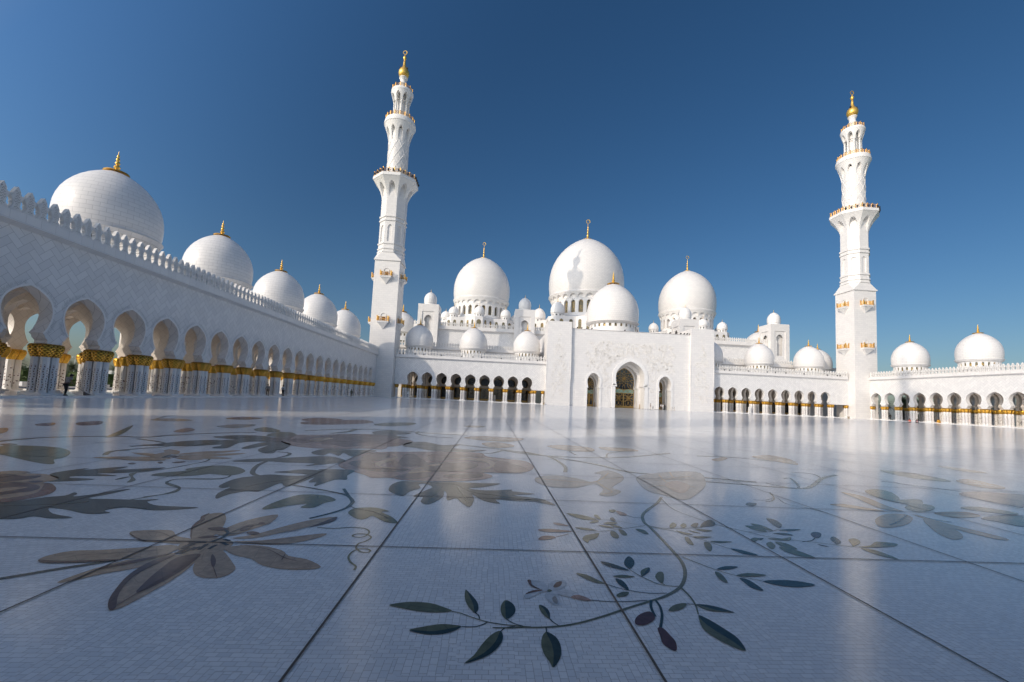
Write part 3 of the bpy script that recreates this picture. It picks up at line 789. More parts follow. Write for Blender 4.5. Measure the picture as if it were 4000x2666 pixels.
def door(cx, cn, y, petals):
    zt = cn[-1][1]; zi = cn[2][1]; hw = cn[0][0]
    poly = [(cx-h, z) for h, z in cn]+[(cx+h, z) for h, z in cn[::-1][1:]]
    d = MB().plate(poly, y+.05, y+.12).build('door', M_GLASS, gate)
    MB().plate([(cx-hw, zi-1.25),(cx+hw, zi-1.25),(cx+hw*.98, zi-.1),(cx+hw*.55, zi+.12),(cx, zi-.1),(cx-hw*.55, zi+.12),(cx-hw*.98, zi-.1)], y+.0, y+.045).build('transom_glass', M_GREEN, d)
    mb = MB(); r = .085; yy = y-.02
    T = lambda pts, rr=r, closed=False: mb.tube([(px, yy, pz) for px, pz in pts], rr, 6, closed)
    T([(cx-h*.985, z) for h, z in cn]); T([(cx+h*.985, z) for h, z in cn])
    mb.box(cx-hw, cx+hw, yy-.1, yy+.1, 0, .62); mb.box(cx-.17, cx+.17, yy-.1, yy+.1, .6, zi-1.3); mb.box(cx-hw, cx-hw+.22, yy-.1, yy+.1, .6, zi-1.2); mb.box(cx+hw-.22, cx+hw, yy-.1, yy+.1, .6, zi-1.2)
    T([(cx-hw, zi-1.25),(cx+hw, zi-1.25)], .10); T(smooth_curve([(cx-hw, zi-.15),(cx-hw*.55, zi+.12),(cx, zi-.1),(cx+hw*.55, zi+.12),(cx+hw, zi-.15)], 4, False), .09)
    for k in range(petals):       # interlaced arcs in the green band
        t0 = cx-hw+2*hw*k/petals; w = 2*hw/petals
        T([(t0, zi-1.2),(t0+w*1.0, zi-.0)], .06); T([(t0+w, zi-1.2),(t0, zi-.0)], .06)
    def arc(p, q, bow, n=8):
        mx, mz = (p[0]+q[0])/2, (p[1]+q[1])/2; dx, dz = q[0]-p[0], q[1]-p[1]
        return [(p[0]+dx*t/n-dz*bow*4*(t/n)*(1-t/n), p[1]+dz*t/n+dx*bow*4*(t/n)*(1-t/n)) for t in range(n+1)]
    def inside(px, pz):
        for (h0, z0), (h1, z1) in zip(cn, cn[1:]):
            if z0 <= pz <= z1 and z1 > z0: return abs(px-cx) <= h0+(h1-h0)*(pz-z0)/(z1-z0)
        return False
    # rosette in the arch head
    zc = (zi+zt)/2+.2*hw*.2; R0 = min(hw*.98, (zt-zi)/2)
    n = 10
    for k in range(n):
        a = 2*PI*k/n; a2 = a+PI/n
        c0 = (cx, zc); p = (cx+R0*.52*math.cos(a), zc+R0*.52*math.sin(a))
        T(arc(c0, p, .16), .05); T(arc(c0, p, -.16), .05)
        q = (cx+R0*.62*math.cos(a2), zc+R0*.62*math.sin(a2)); p2 = (cx+R0*.52*math.cos(a+2*PI/n), zc+R0*.52*math.sin(a+2*PI/n))
        T([p, q, p2], .06)
        o = (cx+R0*1.25*math.cos(a2), zc+R0*1.25*math.sin(a2))
        for bw in (.2, -.2):
            seg = [s for s in arc(q, o, bw) if inside(*s)]
            if len(seg) > 1: T(seg, .07)
    # eight petalled flowers on the leaves of the door
    cs = [(cx-hw*.47, zi*.52), (cx+hw*.47, zi*.52)] if petals > 2 else [(cx-hw*.5, zi*.55), (cx+hw*.5, zi*.55)]
    for (fx, fz) in cs:
        for k in range(8):
            a = 2*PI*k/8+PI/8; L = hw*.62
            o = (fx+L*math.cos(a), fz+L*1.25*math.sin(a))
            for bw in (.22, -.22):
                seg = [s for s in arc((fx, fz), o, bw, 10) if abs(s[0]-cx) < hw-.1 and .6 < s[1] < zi-1.25]
                if len(seg) > 1: T(seg, .065)
    mb.build('lattice', M_BRONZE, d, True)
door(XG, mn, ym-.45, 5); door(XG-10.98, s1, ys1-.45, 2); door(XG+10.6, s2, ys2-.45, 2)

# raised vine carving
def vines(regions, count, seed):
    rnd = random.Random(seed); mb = MB()
    for _ in range(count):
        for _try in range(30):
            (x0, x1, z0, z1, y) = rnd.choice(regions)
            x, z = rnd.uniform(x0, x1), rnd.uniform(z0, z1)
            if keep(x, z): break
        else: continue
        a = rnd.uniform(0, 2*PI); turn = rnd.choice((-1, 1))*rnd.uniform(.25, .5); L = rnd.uniform(.8, 2.2); n = 16; pts = []
        for k in range(n):
            pts.append((x, y-.0, z)); x += math.cos(a)*L/n*1.6*(1-k/n*.5); z += math.sin(a)*L/n*1.6*(1-k/n*.5); a += turn*(.4+1.3*k/n)
        if not all(keep(p[0], p[2]) for p in pts): continue
        mb.tube(pts, .055, 5, taper=[1.0-.6*k/n for k in range(n)])
        for k in (3, 7, 11):
            px, _, pz = pts[k]; b = rnd.uniform(0, 2*PI); s = rnd.uniform(.10, .24)
            lf = [(px+s*1.5*math.cos(b)*t+s*.45*w*math.sin(b), pz+s*1.5*math.sin(b)*t-s*.45*w*math.cos(b)) for t, w in ((0,0),(.4,1),(1,.5),(1.5,0),(1,-.5),(.4,-1))]
            mb.plate(lf, y-.05, y+.02)
    return mb
def keep(x, z):
    d = abs(x-XG)
    if d > 18: # pylons: a tapering spray
        q = abs(d-21.6); return q < 2.3*max(.12, min(1, (23.0-z)/9.0)) and 2.3 < z < 23
    if z < 2 or z > 19.8-.012*(d-7)**2*1.0: return False
    if d < 5.7 and z < 6.8: return False
    if d < 5.6 and z < 10+math.sqrt(max(0, 5.6**2-d*d))*.95: return False
    e = min(abs(x-(XG-10.98)), abs(x-(XG+10.6)))
    if e < 2.7 and z < 8.2+math.sqrt(max(0, 2.7**2-e*e)): return False
    return d < 13.6+.6*math.sin(z*1.7)
M_CARVE = simple('carved_relief_marble', (0.80, 0.765, 0.72), 0.45, var=0.05)
vines([(XG-14, XG+14, 7, 20, Yr), (XG-14, XG+14, 2, 20, Yr)], 620, 3).build('vine_relief', M_CARVE, gate, True)
vines([(XG-25, XG-18.2, 2, 23, Yg)], 130, 4).build('vine_relief', M_CARVE, gate, True)
vines([(XG+18.2, XG+25, 2, 23, Yg)], 130, 5).build('vine_relief', M_CARVE, gate, True)
for x in (24.6, 25.9, 27.4, 29.0, 39.0, 52.9, 56.2, 57.3, 58.2, 59.0):   # lamps along the roof edge
    mb = MB(); mb.tube([(x, Yr-.05, 23.22),(x, Yr+.45, 23.16)], .19, 10); mb.box(x-.05, x+.05, Yr+.15, Yr+.3, 22.95, 23.1); mb.build('floodlight', M_DARK, gate)
# ------------------------------------------------------------------ prayer hall
hall = thing('prayer_hall', 'great white hall behind the gate with three huge onion domes and four roof towers', 'mosque hall', (XG, 160, 0))
# wall behind the facade arcades, with dark windows and doors
yb = YF+12.7
for xa, xb in ((-36, 13.5), (68, 118)): MB().box(xa, xb, yb, yb+.8, 0, 12.2).build('wall', M_BLOCK, hall)
def back_window(x, kind):
    mb = MB(); w = 1.30
    key = [(-w*.72,4.95),(-w,5.3),(-w*1.1,5.9),(-w,6.5),(-w*.7,7.0),(0,7.35),(w*.7,7.0),(w,6.5),(w*1.1,5.9),(w,5.3),(w*.72,4.95)]
    f = mb.plate([(x+a*1.08, 6.1+(z-6.1)*1.08) for a, z in key], yb-.10, yb-.02).build('window', M_BRONZE, hall)
    MB().plate([(x+a, z) for a, z in key], yb-.16, yb-.09).build('pane', M_GLASS, f)
    d = MB().box(x-1.5, x+1.5, yb-.12, yb-.02, STEPZ, 4.2).build('door', M_BRONZE, hall)
    MB().box(x-1.32, x+1.32, yb-.17, yb-.10, .75, 4.0).build('pane', M_GLASS, d)
for k in range(-1, 9): back_window(-23.2+4.2*k, 0)
for k in range(0, 9): back_window(69.2+4.2*k, 0)
# lower terrace with crest, upper block with crest
for xa, xb in ((-35, 15.9), (66, 117)): MB().box(xa, xb, 138.0, 158, 12.3, 16.6).build('lower_terrace', M_DIAG, hall)
MB().box(15.9, 66, 132.0, 157.5, 0, 22.0).build('vestibule', M_BLOCK, hall)
mb = MB(); mb.box(-29.0, 111.3, 157.0, 232, 16.0, 26.0); mb.build('upper_block', M_DIAG, hall)
def eave(x0, x1, y, z0, z1, ov, name='cornice'):
    mb = MB(); prof = [(y+.02,z0),(y-ov,z0+.35),(y-ov,z1),(y-ov+.1,z1+.02),(y+1.0,z1+.02),(y+1.0,z0)]
    m = len(prof); mb.add([(x0,v,z) for v, z in prof]+[(x1,v,z) for v, z in prof], [tuple(range(m)), tuple(range(m,2*m))[::-1]]+[(i,m+i,m+(i+1)%m,(i+1)%m) for i in range(m)])
    mb.build(name, M_BIG, hall)
eave(-34, 15.8, 138.0, 15.65, 16.65, .6); eave(66.0, 113.5, 138.0, 15.65, 16.65, .6)
eave(-29.6, 112, 157.0, 25.2, 26.65, 1.1)
cp = []
x = -33.6
while x < 15.6: cp.append((x, 137.65, 16.65)); x += .85
x = 66.5
while x < 113.2: cp.append((x, 137.65, 16.65)); x += .85
up = []
x = -29.2
while x < 111.8:
    if not (22 < x < 60): up.append((x, 156.2, 26.65))
    x += .85
def vis(p):      # the stretches that show between the domes and towers come first
    return abs(p[0]-XG)
def hall_crest(pts, n):
    idx = sorted(range(len(pts)), key=lambda i: -(1 if (-20 < pts[i][0] < 15 or 72 < pts[i][0] < 104) else 0))
    for i in idx[:n]: link('merlon', CREST, hall, pts[i])
    mb = MB(); src = crest_mb()
    for i in idx[n:]: mb.add([(pts[i][0]+x, pts[i][1]+y, pts[i][2]+z) for x, y, z in src.v], src.f)
    o = mb.build('merlons_beyond', M_CREST, hall); o['kind'] = 'stuff'
hall_crest(up, 60); hall_crest(cp, 40)

def hall_tower(cx):
    x0, x1, y0, y1 = cx-3.7, cx+3.7, 154.0, 161.4
    cn = [(1.05,22.0),(1.05,26.6),(.88,26.9),(.88,27.1),(1.15,27.6),(1.34,28.2),(1.34,28.7),(1.2,29.2),(.9,29.65),(.45,29.95),(0,30.08)]
    mb = MB()
    for rot in range(4):
        f = [(lambda a, d, z: (cx+a, y0+d, z)), (lambda a, d, z: (x0+d, 157.7+a, z)), (lambda a, d, z: (x1-d, 157.7+a, z)), (lambda a, d, z: (cx+a, y1-d, z))][rot]
        t = MB(f)
        # frame proud of the inner panel, niche cut through the panel
        E = 3.7 if rot in (0, 3) else 3.2
        t.box(-E, -2.15, 0, .5, 12, 33.98); t.box(2.15, E, 0, .5, 12, 33.98); t.box(-2.15, 2.15, 0, .5, 31.35, 33.98); t.box(-2.15, 2.15, 0, .5, 12, 20.4)
        arch_wall(t, cn, [(-2.15, 0, 2.15)], .28, .55, 31.35); t.box(-2.15, 2.15, .28, .55, 20.4, 22.0)
        t.box(-2.1, 2.1, 1.5, 1.6, 20, 31.3)
        mb.v, mb.f = mb.v+t.v, mb.f+[tuple(j+len(mb.v) for j in q) for q in t.f]
    mb.box(x0+.01, x1-.01, y0+.01, y1-.01, 33.9, 34.03)
    tw = mb.build('roof_tower', M_BLOCK, hall)
    c = (cx, 157.7); R = 2.34
    mb = MB(); mb.lathe([(R*.97,34.98),(R*1.0,35.05),(R*1.0,35.35)]+[(r, z) for r, z in dome_prof(R, 35.35, 39.25)], 40, c); mb.build('dome', M_DOMES, tw, True)
    MB().lathe([(R*.90,34.0),(R*.92,34.9),(R*.96,35.0)], 40, c).build('drum', M_WHITE, tw, True)
    MB().lathe(finial_prof(.75, 39.15, 40.5), 16, c).build('finial', M_GOLD, tw, True)
for cx in (-24.3, 10.92, 72.72, 108.1): hall_tower(cx)

def big_dome(c, R, zb, zl, apex, tip, N, win, niche, rf, wz):
    x, y = c
    mb = MB(); mb.lathe([(R*.985,zl),(R*1.0,zl+.5),(R*.995,zl+.9),(R*.965,zl+1.15)], 96, c); mb.lathe(dome_prof(R, zl+1.1, apex), 96, c)
    d = mb.build('dome', M_DOMEB, hall, True, (x, y, zl))
    off = lambda a, b, z: (a+x, b+y, z)
    n0, n1 = niche; rd = R*.905
    mb = MB(off); arched_ring(mb, (0,0), N, rd, R*.985, n0-.6, zl+.02, .80, n0, n0+.3, n1, rd-.05, flare=1.3, seg=3, ph=PI/N)
    mb.lathe([(rd-.04,n0-.8),(rd-.04,zl)], 72); mb.build('niche_band', M_WHITE, d, True)
    w0, w1 = win
    mb = MB(off); arched_ring(mb, (0,0), N, rd, rd, zb, n0-.55, .58, w0, w1-1.3, w1, rd-1.15, seg=3, ph=PI/N); mb.build('drum', M_WHITE, d, True)
    MB().lathe([(rd-1.1,zb),(rd-1.1,n0)], 72, c).build('glazing', M_LATT, d, True)
    mb = MB(); mb.lathe(finial_prof(R*.235, apex-.3, tip-R*.115), 28, c); crescent(mb, c, tip-R*.117, R*.058); mb.build('finial', M_GOLD, d, True)
    # star shaped base with a bastion and small dome at each eighth
    poly = []
    f = rf/18.0
    for k in range(8):
        a = PI/4*k
        for (t, r) in ((-1.6*f, 18*f), (1.6*f, 18*f), (5.74*f, 13.86*f)):
            poly.append((x+r*math.cos(a)-t*math.sin(a), y+r*math.sin(a)+t*math.cos(a)))
    b = MB().prism(poly, 26.0, wz).build('star_base', M_BLOCK, hall)
    mb = MB(); mb.lathe([(14.9*f,wz+.004),(rd+.25,zb+.15),(rd+.25,zb+.45),(rd-1,zb+.45)], 16, c, PI/16); mb.build('low_roof', M_WHITE, b)
    for k in range(8):
        a = PI/4*k; cx, cy = x+15.5*f*math.cos(a), y+15.5*f*math.sin(a); r = 2.2*f
        if math.sin(a) > .5: 
            if not (abs(x-XG) > 5): continue
        mb = MB(); mb.lathe([(r*1.0,wz+1.45),(r*1.03,wz+1.6)]+dome_prof(r, wz+1.6, wz+4.75*f+.2), 32, (cx, cy)); sd_ = mb.build('small_dome', M_DOMES, b, True)
        # windows on this bastion
        ca, sa = math.cos(a), math.sin(a)
        def face(p, q, nw, w, z0, z1):
            L = math.hypot(q[0]-p[0], q[1]-p[1]); ux, uy = (q[0]-p[0])/L, (q[1]-p[1])/L; nx, ny = uy, -ux
            if (nx*(0-p[0])+ny*(0-p[1])) < 0: nx, ny = -nx, -ny
            for i in range(nw):
                m = L*(i+.5)/nw
                tf2 = lambda aa, d, z: (p[0]+ux*(m+aa)+nx*d, p[1]+uy*(m+aa)+ny*d, z)
                pts = [(-w, z0)]+[(-w*math.cos(t*PI/8), z1-w+w*math.sin(t*PI/8)) for t in range(9)]+[(w, z0)]
                g = MB(tf2).plate([(aa, z) for aa, z in pts], -.12, .03).build('window', M_LATT, b)
        P = [poly[(3*k-1) % 24], poly[3*k], poly[3*k+1], poly[3*k+2]]
        zt = wz-1.2
        for (p, q, nw, w) in ((P[0],P[1],2,.55*f),(P[1],P[2],1,.95*f),(P[2],P[3],2,.55*f)):
            mx, my = (p[0]+q[0])/2-x, (p[1]+q[1])/2-y
            nx, ny = q[1]-p[1], -(q[0]-p[0])
            if ny*1.0 < -0.5 or (nx < -.5 and ny < .5): face(p, q, nw, w, wz-4.2*f, zt)
        mb = MB(); arched_ring(mb, (cx, cy), 10, r*.86, r*.88, wz, wz+1.46, .42, wz+.35, wz+.75, wz+1.1, r*.7); mb.build('small_drum', M_WHITE, b, True)
        MB().lathe([(r*.71,wz),(r*.71,wz+1.4)], 20, (cx, cy)).build('small_glazing', M_GLASS, b)
        MB().lathe(finial_prof(.62*f, wz+4.7*f+.2, wz+6.1*f+.2), 12, (cx, cy)).build('small_finial', M_GOLD, b, True)
    return d
big_dome((XG, 190.2), 17.0, 37.6, 47.3, 76.2, 85.7, 28, (38.9, 44.4), (45.3, 47.0), 24.5, 36.0)
big_dome((-6.6, 190), 12.55, 35.1, 43.0, 64.2, 71.5, 24, (36.1, 40.2), (40.9, 42.3), 18.0, 33.9)
big_dome((88.35, 190), 12.55, 35.1, 43.0, 64.2, 71.5, 24, (36.1, 40.2), (40.9, 42.3), 18.0, 33.9)
make_wing_dome(hall, (XG, 145.2), 22.9, 28.6, 43.1, 47.6, 8.9, 26, M_DOMEB)
for x in (-41.0, 122.8): make_wing_dome(hall, (x, 190), 24.0, 27.8, 37.4, 41.0, 6.2, 22, M_DOMEB)
make_wing_dome(hall, (109.6, 137.4), 12.5, 15.8, 22.7, 24.7, 4.15)

for x, y in ((36.9,127.0),(44.9,127.0),(31.2,126.9)):
    o = MB().lathe([(.16,0),(.16,.05),(.09,.09),(.085,1.15),(.11,1.2),(.05,1.3)], 10, (x, y)).build('bollard', M_BRONZE, None, True, (x, y, 0))
    tag(o, {36.9: 'bronze bollard in the shade of the main door, left jamb', 44.9: 'bronze bollard against the sunlit right jamb of the main door', 31.2: 'bronze bollard inside the left side doorway'}[x], 'bollard', 'bollards in the doorways')
# ------------------------------------------------------------------ ground and court floor
def structure(o): o['kind'] = 'structure'; return o
def ground_mat():
    t = NT('pale_sandy_ground'); p = t.n('NewGeometry').outputs['Position']
    nz = t.noise(p, 0.02, 6); n2 = t.noise(p, 0.6, 5)
    c = t.ramp(nz, [(0.35, (0.36, 0.31, 0.24)), (0.65, (0.24, 0.24, 0.15))])
    t.l(t.mix(t.math('MULTIPLY', n2, .4), c, (0.30, 0.27, 0.21, 1)), t.b.inputs['Base Color']); t.b.inputs['Roughness'].default_value = .9
    return t.m
structure(MB().add([(-4000,-4000,-.06),(4000,-4000,-.06),(4000,4000,-.06),(-4000,4000,-.06)], [(0,1,2,3)]).build('ground', ground_mat()))

def mosaic_mat():
    t = NT('white_mosaic_floor'); p = t.pos(); gp = t.n('NewGeometry').outputs['Position']
    x, y = p[0], p[1]
    # patches of laying direction
    cell = t.n('TexVoronoi', feature='F1', distance='CHEBYCHEV'); t.l(t.xyz(x, y), cell.inputs['Vector']); cell.inputs['Scale'].default_value = 3.3
    sp = t.n('SeparateColor'); t.l(cell.outputs['Color'], sp.inputs[0])
    pick = t.math('GREATER_THAN', sp.outputs[0], 0.5)
    jx = t.math('ADD', x, t.math('MULTIPLY', sp.outputs[1], .05)); jy = t.math('ADD', y, t.math('MULTIPLY', sp.outputs[2], .05))
    c1, c2, cm = (0.88, 0.885, 0.885), (0.74, 0.755, 0.77), (0.42, 0.41, 0.40)
    b1 = t.brick(t.xyz(jx, jy), .075, .042, c1, c2, cm, .0016, .5)
    b2 = t.brick(t.xyz(jy, jx), .062, .048, c1, c2, cm, .0016, .35)
    c = t.mix(pick, b1.outputs[0], b2.outputs[0])
    fac = t.math('ADD', t.math('MULTIPLY', pick, b2.outputs[1]), t.math('MULTIPLY', t.math('SUBTRACT', 1.0, pick), b1.outputs[1]))
    n1 = t.noise(gp, 0.7, 5); n2 = t.noise(gp, 9.0, 4); n3 = t.noise(gp, 38.0, 2)
    c = t.mix(t.math('MULTIPLY', n1, .22), c, (0.68, 0.68, 0.69, 1))
    c = t.mix(t.ramp(n3, [(.58, (0,0,0)), (.75, (.35,.35,.35))]), c, (0.70, 0.62, 0.54, 1))
    t.l(c, t.b.inputs['Base Color'])
    t.l(t.math('ADD', .05, t.math('MULTIPLY', t.math('ADD', n2, n1), .085)), t.b.inputs['Roughness'])
    t.b.inputs['Specular IOR Level'].default_value = .16
    # gentle unevenness of the hand-laid surface
    wav = t.noise(gp, 1.3, 3); 
    h = t.math('ADD', t.math('MULTIPLY', wav, .004), t.math('MULTIPLY', n3, .0012))
    h = t.math('SUBTRACT', h, t.math('MULTIPLY', fac, .0006))
    o = t.n('Bump'); o.inputs['Strength'].default_value = .25; o.inputs['Distance'].default_value = 1.0
    t.l(h, o.inputs['Height']); t.l(o.outputs[0], t.b.inputs['Normal'])
    return t.m
M_FLOOR = mosaic_mat()
floor = structure(MB().box(-32.6, 114.4, -.6, 125.0, -.05, 0.0).build('courtyard_floor', M_FLOOR))
M_JOINT = simple('dark_joint_strip', (0.075, 0.055, 0.040), .5, var=.3, scale=20)
JX0, JDX, JY0, JDY = -1.0443, 2.1113, 4.5106, 2.2204
mb = MB(); w = .0085
for k in range(-14, 54):
    x = JX0+k*JDX
    if -32 < x < 114: mb.add([(x-w,.1,.0085),(x+w,.1,.0085),(x+w,124.5,.0085),(x-w,124.5,.0085)], [(0,1,2,3)])
mb.build('lengthwise_joints', M_JOINT, floor)['kind'] = 'stuff'
mb = MB()
for k in range(-1, 54):
    y = JY0+k*JDY
    mb.add([(-32.4,y-w,.0080),(114.2,y-w,.0080),(114.2,y+w,.0080),(-32.4,y+w,.0080)], [(0,1,2,3)])
mb.build('crosswise_joints', M_JOINT, floor)['kind'] = 'stuff'
